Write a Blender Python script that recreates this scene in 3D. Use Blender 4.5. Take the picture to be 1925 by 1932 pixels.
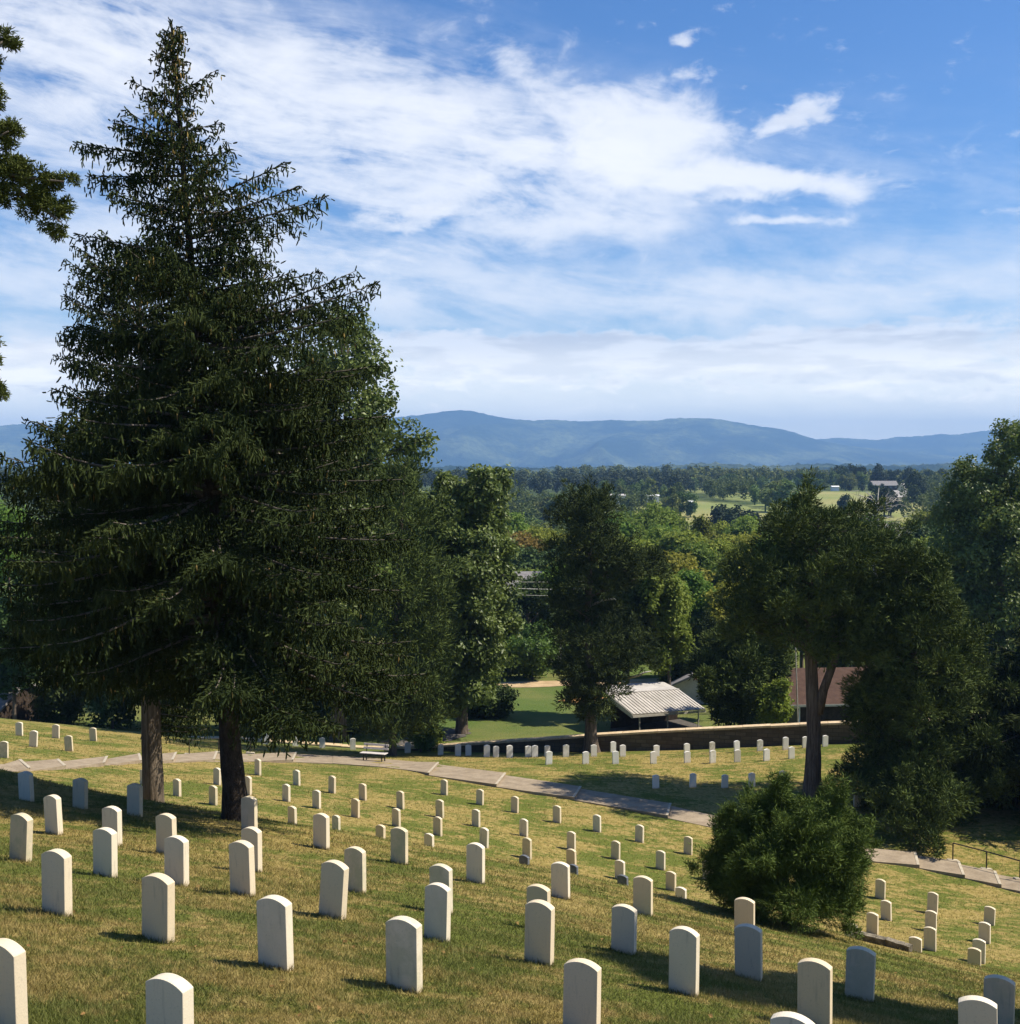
import bpy, math, random
import numpy as np
from math import radians as RAD
from mathutils import Vector, Matrix

# ------------------------------------------------------------------ camera, sky, sun, exposure
scene = bpy.context.scene
for o in list(bpy.data.objects):
    bpy.data.objects.remove(o)
COL = scene.collection
PITCH = RAD(2.507)
cam_d = bpy.data.cameras.new("camera")
cam_d.sensor_width = 36.0
cam_d.lens = 36.0 * 2147.0 / 1925.0
cam_d.clip_start = 0.05
cam_d.clip_end = 60000.0
cam = bpy.data.objects.new("camera", cam_d)
COL.objects.link(cam)
cam.location = (0, 0, 0)
cam.rotation_euler = (RAD(90) - PITCH, 0, 0)
scene.camera = cam

SUN_EL, SUN_AZ = RAD(51), RAD(87)          # azimuth measured clockwise from +Y (the view direction)
S_DIR = Vector((math.sin(SUN_AZ) * math.cos(SUN_EL), math.cos(SUN_AZ) * math.cos(SUN_EL), math.sin(SUN_EL)))
sun_d = bpy.data.lights.new("sun", "SUN")
sun_d.energy = 5.0
sun_d.angle = RAD(0.5)
sun_d.color = (1.0, 0.92, 0.77)
sun = bpy.data.objects.new("sun", sun_d)
COL.objects.link(sun)
sun.rotation_euler = (-S_DIR).to_track_quat('-Z', 'Y').to_euler()

scene.view_settings.view_transform = 'Standard'
scene.view_settings.look = 'None'
scene.view_settings.exposure = 0.70
scene.view_settings.gamma = 1.0
scene.cycles.max_bounces = 6
scene.cycles.diffuse_bounces = 3
scene.cycles.glossy_bounces = 2
scene.cycles.transmission_bounces = 3
scene.cycles.volume_bounces = 0
scene.cycles.use_denoising = True


class NT:
    """small helper for building node trees"""
    def __init__(self, tree):
        self.t = tree
    def n(self, kind, **kw):
        nd = self.t.nodes.new(kind)
        for k, v in kw.items():
            if hasattr(nd, k):
                setattr(nd, k, v)
        return nd
    def set(self, sock, v):
        if isinstance(v, bpy.types.NodeSocket):
            self.t.links.new(v, sock)
        elif v is not None:
            sock.default_value = v
    def m(self, op, a, b=None, c=None, clamp=False):
        nd = self.t.nodes.new("ShaderNodeMath")
        nd.operation = op
        nd.use_clamp = clamp
        self.set(nd.inputs[0], a)
        if b is not None: self.set(nd.inputs[1], b)
        if c is not None: self.set(nd.inputs[2], c)
        return nd.outputs[0]
    def mix(self, f, a, b, blend='MIX'):
        nd = self.t.nodes.new("ShaderNodeMix")
        nd.data_type = 'RGBA'
        nd.blend_type = blend
        self.set(nd.inputs[0], f)
        for s, v in ((nd.inputs[6], a), (nd.inputs[7], b)):
            if isinstance(v, tuple) and len(v) == 3: v = v + (1.0,)
            self.set(s, v)
        return nd.outputs[2]
    def noise(self, vec, scale, detail=3.0, rough=0.55, dist=0.0):
        nd = self.t.nodes.new("ShaderNodeTexNoise")
        self.set(nd.inputs['Vector'], vec)
        nd.inputs['Scale'].default_value = scale
        nd.inputs['Detail'].default_value = detail
        nd.inputs['Roughness'].default_value = rough
        nd.inputs['Distortion'].default_value = dist
        return nd.outputs[0]
    def ramp(self, v, a, b, smooth=True):
        nd = self.t.nodes.new("ShaderNodeMapRange")
        nd.interpolation_type = 'SMOOTHSTEP' if smooth else 'LINEAR'
        self.set(nd.inputs['Value'], v)
        nd.inputs['From Min'].default_value = a
        nd.inputs['From Max'].default_value = b
        return nd.outputs[0]
    def vec(self, x, y, z):
        nd = self.t.nodes.new("ShaderNodeCombineXYZ")
        for s, v in zip(nd.inputs, (x, y, z)): self.set(s, v)
        return nd.outputs[0]
    def sep(self, v):
        nd = self.t.nodes.new("ShaderNodeSeparateXYZ")
        self.set(nd.inputs[0], v)
        return nd.outputs
    def scale(self, v, s):
        nd = self.t.nodes.new("ShaderNodeMapping")
        self.set(nd.inputs['Vector'], v)
        nd.inputs['Scale'].default_value = s
        return nd.outputs[0]


# ---- sky: Nishita with cloud fields placed by compass bearing and elevation
world = bpy.data.worlds.new("World")
scene.world = world
world.use_nodes = True
world.node_tree.nodes.clear()
w = NT(world.node_tree)
SKY_K = 0.068
HAZE_D = 1.3e-4
sky = w.n("ShaderNodeTexSky", sky_type='NISHITA', sun_disc=False)
sky.sun_elevation = SUN_EL
sky.sun_rotation = SUN_AZ
sky.altitude = 500.0
sky.air_density = 1.0
sky.dust_density = 0.6
sky.ozone_density = 2.2
tc = w.n("ShaderNodeTexCoord")
dx, dy, dz = w.sep(tc.outputs['Generated'])
hor = w.m('SQRT', w.m('ADD', w.m('MULTIPLY', dx, dx), w.m('MULTIPLY', dy, dy)))
az = w.m('ARCTAN2', dx, dy)                       # radians from +Y
el = w.m('ARCTAN2', dz, hor)
cv = w.vec(az, el, 0.0)


def rotated(ang):
    ca, sa = math.cos(ang), math.sin(ang)
    a = w.m('ADD', w.m('MULTIPLY', az, ca), w.m('MULTIPLY', el, sa))
    b = w.m('SUBTRACT', w.m('MULTIPLY', el, ca), w.m('MULTIPLY', az, sa))
    return a, b


def blob(a0, e0, ra, re, ang=0.0, power=1.0, wob=None):
    ca, sa = math.cos(ang), math.sin(ang)
    xa = w.m('SUBTRACT', az, a0)
    ye = w.m('SUBTRACT', el, e0)
    if wob is not None:
        xa = w.m('ADD', xa, wob[0]); ye = w.m('ADD', ye, wob[1])
    p = w.m('DIVIDE', w.m('ADD', w.m('MULTIPLY', xa, ca), w.m('MULTIPLY', ye, sa)), ra)
    q = w.m('DIVIDE', w.m('SUBTRACT', w.m('MULTIPLY', ye, ca), w.m('MULTIPLY', xa, sa)), re)
    r = w.m('ADD', w.m('MULTIPLY', p, p), w.m('MULTIPLY', q, q))
    return w.m('MULTIPLY', w.m('POWER', 2.718, w.m('MULTIPLY', r, -1.0)), power)


def sky_px(x, y):
    a = (x - 962.5) / 2147.0
    v = (966.0 - y) / 2147.0
    Y = math.cos(PITCH) + v * math.sin(PITCH)
    Z = -math.sin(PITCH) + v * math.cos(PITCH)
    return math.atan2(a, Y), math.atan2(Z, math.hypot(a, Y))


def pxblob(x, y, rx, ry, ang=0.0, power=1.0, wob=None):
    a, e = sky_px(x, y)
    return blob(a, e, rx / 2147.0, ry / 2147.0, RAD(ang), power, wob)


wn1 = w.noise(w.scale(cv, (1, 1.6, 1)), 9.0, 4.0, 0.6)
wn2 = w.noise(w.scale(cv, (1.2, 1.5, 1)), 10.5, 4.0, 0.6)
wob = (w.m('MULTIPLY', w.m('SUBTRACT', wn1, 0.5), 0.16), w.m('MULTIPLY', w.m('SUBTRACT', wn2, 0.5), 0.07))
wob2 = (w.m('MULTIPLY', w.m('SUBTRACT', wn1, 0.5), 0.06), w.m('MULTIPLY', w.m('SUBTRACT', wn2, 0.5), 0.035))
# the wide streaked sheet: upper left down to the pointed end right of centre
masses = [
    pxblob(120, 90, 420, 120, -10, 0.75, wob),
    pxblob(330, 215, 520, 120, -7, 0.95, wob),
    pxblob(760, 215, 400, 110, -12, 1.0, wob),
    pxblob(930, 330, 420, 70, -2, 0.75, wob),
    pxblob(1080, 425, 230, 34, 6, 0.5, wob),
    pxblob(450, 420, 500, 120, 4, 0.6, wob),
]
cumulus = [
    pxblob(1245, 235, 150, 58, -12, 1.25, wob2),
    pxblob(1120, 285, 130, 40, -6, 0.75, wob2),
    pxblob(1450, 352, 170, 19, -5, 1.25, wob2),
    pxblob(1320, 335, 180, 26, -5, 0.8, wob2),
    pxblob(1470, 420, 95, 9, 3, 0.85, wob2),
    pxblob(960, 110, 60, 30, -20, 0.55, wob2),
    pxblob(1400, 385, 90, 9, 0, 0.6, wob2),
]
puffs = [
    pxblob(1510, 205, 62, 26, 16, 1.2, wob2),
    pxblob(1450, 245, 40, 18, 35, 0.7, wob2),
    pxblob(810, 405, 70, 18, 2, 1.15, wob2),
    pxblob(760, 430, 60, 12, 0, 0.7, wob2),
    pxblob(690, 395, 34, 30, 0, 0.55, wob2),
    pxblob(1275, 78, 18, 10, 20, 0.75, wob2),
    pxblob(1300, 148, 45, 9, 5, 0.5, wob2),
    pxblob(700, 495, 90, 16, 0, 0.6, wob2),
    pxblob(1905, 395, 40, 12, 0, 0.4, wob2),
    pxblob(40, 650, 110, 40, 0, 0.8, wob2),
    pxblob(1700, 690, 30, 8, 0, 0.5, wob2),
    pxblob(1780, 740, 26, 9, 0, 0.6, wob2),
    pxblob(1600, 715, 60, 8, 0, 0.5, wob2),
    pxblob(1060, 730, 60, 10, 0, 0.7, wob2),
    pxblob(1160, 720, 45, 10, 0, 0.7, wob2),
    pxblob(1350, 722, 70, 8, 0, 0.5, wob2),
    pxblob(1690, 750, 40, 8, 0, 0.45, wob2),
]
veil = [
    pxblob(1050, 560, 520, 44, -1, 0.60, wob2),
    pxblob(1800, 560, 330, 70, 0, 0.42, wob),
    pxblob(300, 560, 500, 110, 0, 0.5, wob),
    pxblob(1330, 565, 200, 34, 8, 0.35, wob),
]
bank = [
    pxblob(950, 655, 420, 27, -1, 1.2, wob2),
    pxblob(1500, 655, 420, 30, 4, 1.0, wob2),
    pxblob(1800, 690, 420, 60, 0, 0.9, wob2),
    pxblob(700, 700, 700, 45, 0, 0.8, wob2),
    pxblob(60, 690, 300, 60, 0, 0.8, wob2),
]


def total(lst):
    s = lst[0]
    for b in lst[1:]:
        s = w.m('ADD', s, b)
    return s


ra, rb = rotated(RAD(-9))
streak = w.noise(w.vec(w.m('MULTIPLY', ra, 5.5), w.m('MULTIPLY', rb, 24.0), 0.3), 1.0, 9.0, 0.66, 0.5)
streak2 = w.noise(w.vec(w.m('MULTIPLY', ra, 11.0), w.m('MULTIPLY', rb, 42.0), 4.1), 1.0, 6.0, 0.62, 0.6)
fluff = w.noise(w.vec(w.m('MULTIPLY', az, 16.0), w.m('MULTIPLY', el, 30.0), 1.7), 1.0, 9.0, 0.6, 0.4)
tex = w.m('ADD', w.m('MULTIPLY', streak, 0.62), w.m('ADD', w.m('MULTIPLY', streak2, 0.24), w.m('MULTIPLY', fluff, 0.34)))  # about 0.6 mean
fluffb = w.noise(w.vec(w.m('MULTIPLY', az, 34.0), w.m('MULTIPLY', el, 70.0), 9.2), 1.0, 7.0, 0.62, 0.3)


def crisp(lst, tex_, k, a, b):
    """clouds with torn, defined edges"""
    v = w.m('ADD', total(lst), w.m('MULTIPLY', w.m('SUBTRACT', tex_, 0.5), k))
    return w.ramp(v, a, b)


d1 = w.m('MULTIPLY', w.m('MINIMUM', total(masses), 1.25), w.ramp(tex, 0.45, 0.76))
d1 = w.m('ADD', d1, w.m('MULTIPLY', crisp(cumulus, fluff, 2.2, 0.15, 1.35), 1.15))
d2 = w.m('MULTIPLY', crisp(puffs, fluffb, 2.3, 0.20, 1.30), 0.85)
d3 = w.m('MULTIPLY', w.m('MINIMUM', total(veil), 0.85), w.ramp(tex, 0.34, 0.78))
d4 = w.m('MULTIPLY', crisp(bank, fluffb, 1.9, 0.35, 1.10), 1.15)
northern = w.ramp(w.m('COSINE', az), 0.15, 0.75)          # horizon glow kept ahead only, left off behind to cut ambient light
low = w.m('MULTIPLY', northern, w.m('MULTIPLY', w.ramp(el, 0.110, 0.050), 0.95))
thin = w.m('MULTIPLY', w.ramp(el, 0.34, 0.10), w.m('MULTIPLY', w.ramp(tex, 0.48, 0.74), 0.24))
dens = w.m('ADD', w.m('ADD', d1, d2), w.m('ADD', w.m('ADD', d3, d4), thin))
dens = w.m('MINIMUM', dens, 2.2)
cloud = w.m('SUBTRACT', 1.0, w.m('POWER', 2.718, w.m('MULTIPLY', dens, -1.65)))
# grey undersides where a bank is thick
under = w.noise(w.vec(w.m('MULTIPLY', az, 12.0), w.m('MULTIPLY', el, 62.0), 7.0), 1.0, 5.0, 0.55, 0.3)
grey = w.m('MULTIPLY', w.ramp(under, 0.42, 0.60), w.m('MULTIPLY', w.m('MINIMUM', w.m('ADD', d4, w.m('MULTIPLY', d2, 0.4)), 1.0), 0.75))
ccol = w.mix(grey, (10.0, 10.15, 10.5), (6.0, 6.4, 7.3))
hz_b = w.m('MULTIPLY', northern, w.ramp(el, 0.110, 0.055))
ccol = w.mix(hz_b, ccol, (17.5, 16.4, 14.0))
ccol = w.mix(w.m('MULTIPLY', hz_b, w.m('MULTIPLY', w.ramp(under, 0.40, 0.60), w.m('MINIMUM', d4, 1.0))), ccol, (10.0, 10.2, 10.2))
hsv = w.n("ShaderNodeHueSaturation")
hsv.inputs['Hue'].default_value = 0.508
hsv.inputs['Saturation'].default_value = 1.32
hsv.inputs['Value'].default_value = 1.34
w.set(hsv.inputs['Color'], sky.outputs[0])
backdrop = w.mix(w.m('SUBTRACT', 1.0, w.m('POWER', 2.718, w.m('MULTIPLY', low, -1.65))), hsv.outputs[0], w.mix(hz_b, (8.8, 9.1, 9.5), (14.2, 13.9, 12.4)))
skycol = w.mix(cloud, backdrop, ccol)
bg = w.n("ShaderNodeBackground")
bg.inputs['Strength'].default_value = SKY_K
w.set(bg.inputs['Color'], skycol)
wo = w.n("ShaderNodeOutputWorld")
w.set(wo.inputs['Surface'], bg.outputs[0])

# ------------------------------------------------------------------ measured headstones: id, left, right, top, base in photo units, s = foot hidden by the brow, h = foot hidden by another stone
STONE_TABLE = """1 31.8 48.6 1361.1 1386.9 
2 57.6 75.0 1376.9 1408.0 
3 100.5 117.2 1365.5 1391.6 
4 124.9 142.7 1386.3 1416.1 
5 170.8 188.2 1371.5 1397.0 
6 1.0 20.8 1397.0 1428.5 
7 39.9 68.0 1453.6 1509.9 
8 140.0 169.2 1466.7 1523.9 
9 242.5 272.3 1476.7 1538.7 
10 85.4 126.6 1498.8 1573.2 
11 18.4 66.3 1532.6 1624.7 
12 195.6 234.8 1519.6 1592.9 
13 177.9 225.8 1560.8 1652.9 
14 297.8 337.3 1533.6 1612.4 
15 311.5 360.7 1575.8 1670.0 
16 81.4 141.3 1602.3 1725.2 
17 268.0 334.3 1646.5 1773.8 
18 436.1 485.0 1584.9 1688.7 
19 457.5 497.1 1558.8 1642.5 
20 456.5 489.4 1500.8 1567.1 
21 487.7 558.0 1689.1 1826.1 
22 600.6 656.2 1621.7 1730.6 
23 -29.1 61.3 1770.5 1948.0 
24 276.7 371.8 1838.4 2022.0 
25 328.3 345.7 1467.7 1500.8 
26 403.6 420.4 1446.9 1479.4 
27 395.6 414.0 1480.4 1516.9 
28 480.7 496.4 1430.1 1461.3 
29 533.9 550.3 1477.7 1510.2 
30 553.7 569.8 1450.9 1480.4 
31 590.5 607.6 1489.1 1523.3 
32 620.0 636.1 1462.0 1494.5 
33 543.6 563.1 1519.2 1542.4 s
34 592.2 624.0 1533.3 1599.6 
35 628.0 643.8 1536.3 1558.1 s
36 461.6 478.3 1462.6 1498.5 
37 266.3 283.0 1449.9 1480.0 
38 496.4 509.8 1382.9 1404.7 
39 552.7 565.4 1385.3 1408.0 
40 603.6 615.6 1390.3 1410.4 
41 661.5 672.2 1389.6 1410.7 
42 763.7 776.2 1399.2 1418.9 
43 826.4 837.3 1402.6 1421.9 
44 858.0 871.2 1402.6 1425.3 
45 878.3 890.2 1403.6 1423.6 
46 912.5 925.1 1403.6 1427.0 
47 930.2 941.7 1406.0 1424.3 
48 955.3 968.2 1404.6 1428.7 
49 990.5 1002.7 1405.7 1425.0 
50 1002.7 1015.3 1404.6 1427.0 
51 1026.5 1038.0 1404.6 1422.9 
52 1028.5 1042.4 1415.8 1440.9 
53 1061.4 1073.6 1403.6 1427.0 
54 1098.0 1111.2 1416.2 1440.2 
55 1113.9 1126.2 1403.6 1426.3 
56 1150.6 1162.1 1397.5 1417.9 
57 1154.6 1167.5 1415.5 1440.2 
58 1168.2 1180.4 1403.6 1426.3 
59 1198.0 1210.2 1394.1 1415.2 
60 1225.8 1238.4 1416.2 1439.9 
61 1231.6 1243.8 1404.3 1424.6 
62 1246.9 1258.4 1392.8 1413.5 
63 1229.9 1243.1 1459.9 1486.0 
64 677.9 694.2 1476.5 1508.4 
65 748.1 765.4 1490.8 1524.0 
66 663.0 681.0 1505.0 1540.9 
67 822.4 839.3 1506.7 1540.6 
68 831.2 846.4 1469.1 1498.2 
69 898.3 913.6 1487.4 1516.2 
70 889.8 907.5 1525.0 1557.6 
71 963.7 979.3 1500.6 1531.4 
72 740.3 757.9 1523.0 1557.9 
73 817.6 835.9 1539.2 1574.8 
74 708.8 728.8 1554.5 1575.9 s
75 800.7 820.7 1570.4 1592.8 s
76 737.6 771.5 1558.6 1628.4 
77 903.7 923.4 1559.2 1596.2 
78 979.7 997.0 1543.0 1576.2 
79 985.1 1004.1 1578.6 1617.9 
80 978.7 1000.0 1611.1 1628.4 s
81 1042.7 1059.4 1517.9 1550.1 
82 1118.0 1134.3 1535.2 1567.4 
83 1068.9 1086.8 1566.7 1601.0 
84 1068.2 1088.2 1599.6 1636.6 h
85 1071.2 1091.6 1628.8 1647.7 s
86 1151.9 1170.2 1584.3 1619.3 
87 1158.7 1179.7 1620.6 1657.6 
88 1163.8 1186.5 1648.4 1665.0 s
89 1197.0 1214.6 1554.2 1586.7 
90 1039.7 1076.3 1624.7 1693.9 
91 1236.0 1255.0 1603.0 1638.6 
92 1254.3 1275.7 1642.0 1677.9 
93 1271.6 1296.0 1671.5 1691.5 s
94 880.0 915.9 1588.1 1664.4 
95 651.1 692.8 1596.2 1683.3 
96 811.2 855.6 1628.8 1721.3 
97 800.3 850.2 1665.4 1773.9 
98 993.2 1039.4 1667.1 1753.5 h
99 988.2 1045.8 1696.6 1818.6 
100 727.8 800.0 1729.1 1867.1 
101 1192.9 1231.6 1651.1 1725.7 
102 1151.6 1200.4 1705.0 1796.6 
103 1060.7 1132.9 1810.5 1950.2 
104 1260.4 1317.4 1747.4 1874.9 
105 1383.5 1423.2 1691.8 1767.1 
106 1384.5 1438.1 1742.3 1844.1 
107 1502.2 1568.3 1808.8 1938.3 
108 1591.0 1647.6 1784.7 1884.1 
109 1851.4 1908.7 1839.3 1945.1 
110 1807.0 1877.5 1879.0 2016.3 
111 1447.6 1532.0 1910.5 2077.3 
112 1822.2 1849.7 1786.1 1816.9 s
113 1831.1 1856.1 1768.8 1813.5 
114 1843.3 1865.6 1737.3 1776.6 
115 1852.8 1873.8 1707.8 1742.3 
116 1711.7 1738.5 1765.4 1788.1 s
117 1740.2 1763.9 1746.7 1790.1 
118 1742.6 1764.6 1715.9 1755.2 h
119 1746.3 1766.6 1681.3 1721.3 
120 1659.5 1680.2 1696.2 1733.9 
121 1648.6 1668.3 1656.2 1693.5 
122 1632.0 1655.4 1718.9 1760.3 
123 1591.0 1617.5 1740.0 1762.0 s
124 1288.6 1305.9 1576.2 1609.8 
125 1323.2 1343.5 1622.0 1658.6 
126 1608.0 1621.9 1492.5 1520.3 
127 1299.4 1312.6 1457.2 1484.0 
128 1359.4 1372.7 1459.6 1485.0 
129 1410.6 1423.9 1456.2 1483.3 
130 1469.0 1481.5 1452.4 1477.2 
131 1286.9 1298.4 1390.7 1412.8 
132 1288.9 1301.1 1400.9 1423.6 
133 1289.3 1302.1 1416.2 1438.2 
134 1327.2 1338.4 1388.4 1411.1 
135 1336.7 1347.9 1397.9 1419.6 
136 1337.1 1349.9 1413.8 1438.5 
137 1383.5 1395.4 1395.8 1416.8 
138 1383.5 1396.1 1412.8 1436.9 
139 1426.6 1438.4 1394.1 1414.8 
140 1438.4 1451.0 1411.4 1434.5 
141 1474.7 1486.2 1389.0 1413.5 
142 1485.6 1497.8 1407.4 1430.1 
143 1511.7 1523.2 1388.0 1408.4 
144 1549.6 1560.5 1385.7 1407.7 
145 1351.6 1372.0 1673.8 1699.3 """
ST = {}
for ln in STONE_TABLE.split("\n"):
    p = ln.split()
    ST[int(p[0])] = (float(p[1]), float(p[2]), float(p[3]), float(p[4]), p[5] if len(p) > 5 else "")
F = 2147.0
CP, SP = math.cos(PITCH), math.sin(PITCH)


def ray(x, y):
    """sight line as (X, Z) per metre of forward distance"""
    u = (np.asarray(x, float) - 962.5) / F
    v = (966.0 - np.asarray(y, float)) / F
    Y = CP + v * SP
    return u / Y, (-SP + v * CP) / Y


def P(x, y, d):
    a, b = ray(x, y)
    return np.array([float(a) * d, d, float(b) * d])


def tps(pts, lam):
    A = pts[:, :2] / 10.0
    n = len(A)
    r2 = ((A[:, None] - A[None]) ** 2).sum(-1)
    K = 0.5 * r2 * np.log(r2 + 1e-12)
    T = np.c_[np.ones(n), A]
    M = np.block([[K + lam * np.eye(n), T], [T.T, np.zeros((3, 3))]])
    wt = np.linalg.solve(M, np.r_[pts[:, 2], 0, 0, 0])

    def f(X, d):
        q = np.stack([X, d], -1) / 10.0
        out = wt[n] + q @ wt[n + 1:]
        for k in range(n):
            r2 = ((q - A[k]) ** 2).sum(-1)
            out = out + wt[k] * 0.5 * r2 * np.log(r2 + 1e-12)
        return out
    return f


WALL_ROW = (43, 45, 47, 49, 51, 56, 59, 62, 61)
pn, pg = [], []
for i, (x0, x1, y0, y1, fl) in ST.items():
    if fl or i in (145, 42, 38, 39, 40, 41, 143, 144, 137, 139):
        continue
    if i in WALL_ROW:
        a, b = ray((x0 + x1) / 2, y0)
        pg.append((a * 68.5, 68.5, b * 68.5 - 0.66))
        continue
    d = 0.69 * F / (y1 - y0)
    a, b = ray((x0 + x1) / 2, y1)
    (pn if d < 30 else pg).append((a * d, d, b * d))
BROW = [(0, 1440, 29), (107, 1468, 28), (320, 1499, 27.2), (450, 1542, 26.6), (560, 1549, 26.5), (650, 1564, 26.4), (819, 1599, 26.2), (1000, 1631, 26),
        (1180, 1667, 25.6), (1290, 1693, 25.4), (1450, 1728, 25.3), (1604, 1764, 25.2), (1720, 1788, 25.2), (1830, 1820, 25), (1925, 1850, 25)]
bpt = []
for x, y, d in BROW:
    a, b = ray(x, y)
    pn.append((a * d, d, b * d))
    bpt.append((a * d, d))
for X in (-6, 0, 6):
    pn.append((X, 2.0, -2.78 - 0.074 * X - 0.42))
    pn.append((X, 6.0, -2.78 - 0.074 * X - 1.28))
for x, y, d in ((700, 1424, 72.5), (900, 1424, 71.5), (1000, 1423, 71), (1100, 1421, 70.2), (1236, 1419, 69.3), (1350, 1411, 68.6), (1420, 1406, 68.2), (1480, 1403, 67.8), (1540, 1400, 67.4), (1640, 1397, 66.8), (1760, 1394, 66.2)):
    a, b = ray(x, y)
    pg.append((a * (d - 0.6), d - 0.6, b * (d - 0.6)))
N_f = tps(np.array(pn), 0.6)
G_f = tps(np.array(pg), 2.0)
bpt = np.array(sorted(bpt))
V_T = np.array([(70, -17.9), (80, -19.2), (108, -21.2), (160, -24.5), (260, -27.0), (330, -27.5), (450, -25.5), (600, -23.0), (760, -22.0), (900, -20.5), (1100, -21), (1300, -24),
                (2500, -42), (4000, -46), (40000, -46)])


def sstep(x):
    x = np.clip(x, 0, 1)
    return x * x * (3 - 2 * x)


def valley(X, d):
    z = np.interp(d, V_T[:, 0], V_T[:, 1])
    k = sstep((d - 220) / 300) * sstep((3000 - d) / 1500)
    z = z + k * (2.0 * np.sin(X / 130 + 0.6) * np.sin(d / 170 + 1.0) + 1.3 * np.sin(X / 61 + d / 90))
    z = z + 7.5 * np.exp(-((X - 190) / 110) ** 2 - ((d - 660) / 170) ** 2)
    z = z + 3.0 * np.exp(-((X - 75) / 60) ** 2 - ((d - 480) / 90) ** 2)
    return z


def ground(X, d):
    X = np.asarray(X, float)
    d = np.asarray(d, float)
    dc = np.clip(d, 1.0, 78)
    lim = 0.56 * dc + 1.5
    Xc = np.clip(X, -lim, lim)
    Xe = (X - Xc)
    n = N_f(Xc, np.minimum(dc, 31)) - 0.03 * np.clip(Xe, -40, 40)
    g = G_f(Xc, np.maximum(dc, 26)) - 0.05 * np.clip(Xe, -40, 40)
    brow = np.interp(X, bpt[:, 0], bpt[:, 1])
    z = n + (g - n) * sstep((d - brow) / 4.0)
    z = z + (valley(X, d) - z) * sstep((d - 70) / 9.0)
    k = sstep((75 - d) / 10.0)
    z = z + k * (0.016 * np.sin(X * 1.9 + 1.3 * np.sin(d * 0.9)) * np.sin(d * 1.5 + 0.7 * X) + 0.014 * np.sin(d * 4.1 + 0.9 * X))
    return z


DD = np.concatenate([np.arange(4, 90, 0.04), np.arange(90, 400, 0.5), np.arange(400, 2500, 4)])


def hit(x, y, lo=4.0, lift=0.0):
    """where the sight line meets the ground (lifted by lift), at or beyond forward distance lo"""
    a, b = ray(x, y)
    dd = DD[DD >= lo]
    e = b * dd - ground(a * dd, dd) - lift
    k = np.where(e < 0)[0]
    d = dd[k[0]] if len(k) else dd[-1]
    return np.array([a * d, d, float(ground(a * d, d))])

# ------------------------------------------------------------------ materials
def new_mat(name):
    m = bpy.data.materials.new(name)
    m.use_nodes = True
    m.node_tree.nodes.clear()
    t = NT(m.node_tree)
    out = t.n("ShaderNodeOutputMaterial")
    return m, t, out


def principled(t, out, col, rough=0.8, spec=0.3, metal=0.0, normal=None):
    b = t.n("ShaderNodeBsdfPrincipled")
    if isinstance(col, tuple) and len(col) == 3: col = col + (1.0,)
    t.set(b.inputs['Base Color'], col)
    t.set(b.inputs['Roughness'], rough)
    b.inputs['Specular IOR Level'].default_value = spec
    b.inputs['Metallic'].default_value = metal
    if normal is not None: t.set(b.inputs['Normal'], normal)
    t.set(out.inputs[0], b.outputs[0])
    return b


def bump(t, h, strength=0.4, dist=0.02):
    b = t.n("ShaderNodeBump")
    b.inputs['Strength'].default_value = strength
    b.inputs['Distance'].default_value = dist
    t.set(b.inputs['Height'], h)
    return b.outputs[0]


def lawn_colour(t, pos, far=None):
    """patchy mown grass: green, straw and brown by place"""
    p2 = t.scale(pos, (1, 1, 0.25))
    a = t.noise(p2, 0.35, 4, 0.6)
    b = t.noise(t.scale(pos, (0.8, 2.2, 0.3)), 1.1, 5, 0.62)
    c = t.noise(p2, 5.0, 4, 0.65)
    e = t.noise(p2, 34.0, 2, 0.6)
    mixv = t.m('ADD', t.m('ADD', t.m('MULTIPLY', a, 0.50), t.m('MULTIPLY', b, 0.42)), t.m('ADD', t.m('MULTIPLY', c, 0.26), t.m('MULTIPLY', e, 0.16)))
    f1 = t.ramp(mixv, 0.612, 0.722)
    f2 = t.ramp(t.m('ADD', t.m('MULTIPLY', b, 0.6), t.m('MULTIPLY', c, 0.4)), 0.54, 0.68)
    green = t.mix(t.ramp(e, 0.35, 0.7), (0.086, 0.106, 0.019), (0.146, 0.165, 0.034))
    straw = t.mix(t.ramp(c, 0.4, 0.65), (0.238, 0.184, 0.054), (0.345, 0.264, 0.096))
    col = t.mix(f1, green, straw)
    col = t.mix(t.m('MULTIPLY', f2, 0.46), col, (0.225, 0.140, 0.056))
    if far is not None:
        fg = t.mix(t.ramp(t.noise(p2, 0.12, 4, 0.6), 0.35, 0.7), (0.085, 0.125, 0.030), (0.150, 0.155, 0.048))
        col = t.mix(far, col, fg)
    return col


M = {}
m, t, out = new_mat("grass_ground")
g = t.n("ShaderNodeNewGeometry")
fa = t.n("ShaderNodeAttribute", attribute_name="beyond")
fi = t.n("ShaderNodeAttribute", attribute_name="field")
col = lawn_colour(t, g.outputs['Position'], fa.outputs['Fac'])
pl = t.noise(t.scale(g.outputs['Position'], (1, 1, 0.1)), 0.012, 5, 0.6)
wd = t.n("ShaderNodeAttribute", attribute_name="meadow")
fcol = t.mix(t.ramp(pl, 0.38, 0.62), (0.185, 0.215, 0.070), (0.270, 0.250, 0.100))
wcol = t.mix(t.ramp(t.noise(g.outputs['Position'], 0.09, 4, 0.7), 0.35, 0.65), (0.032, 0.052, 0.016), (0.090, 0.115, 0.034))
col = t.mix(fi.outputs['Fac'], col, t.mix(wd.outputs['Fac'], wcol, fcol))
h = t.m('ADD', t.noise(g.outputs['Position'], 26.0, 4, 0.7), t.m('MULTIPLY', t.noise(g.outputs['Position'], 5.0, 3, 0.6), 1.3))
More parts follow.
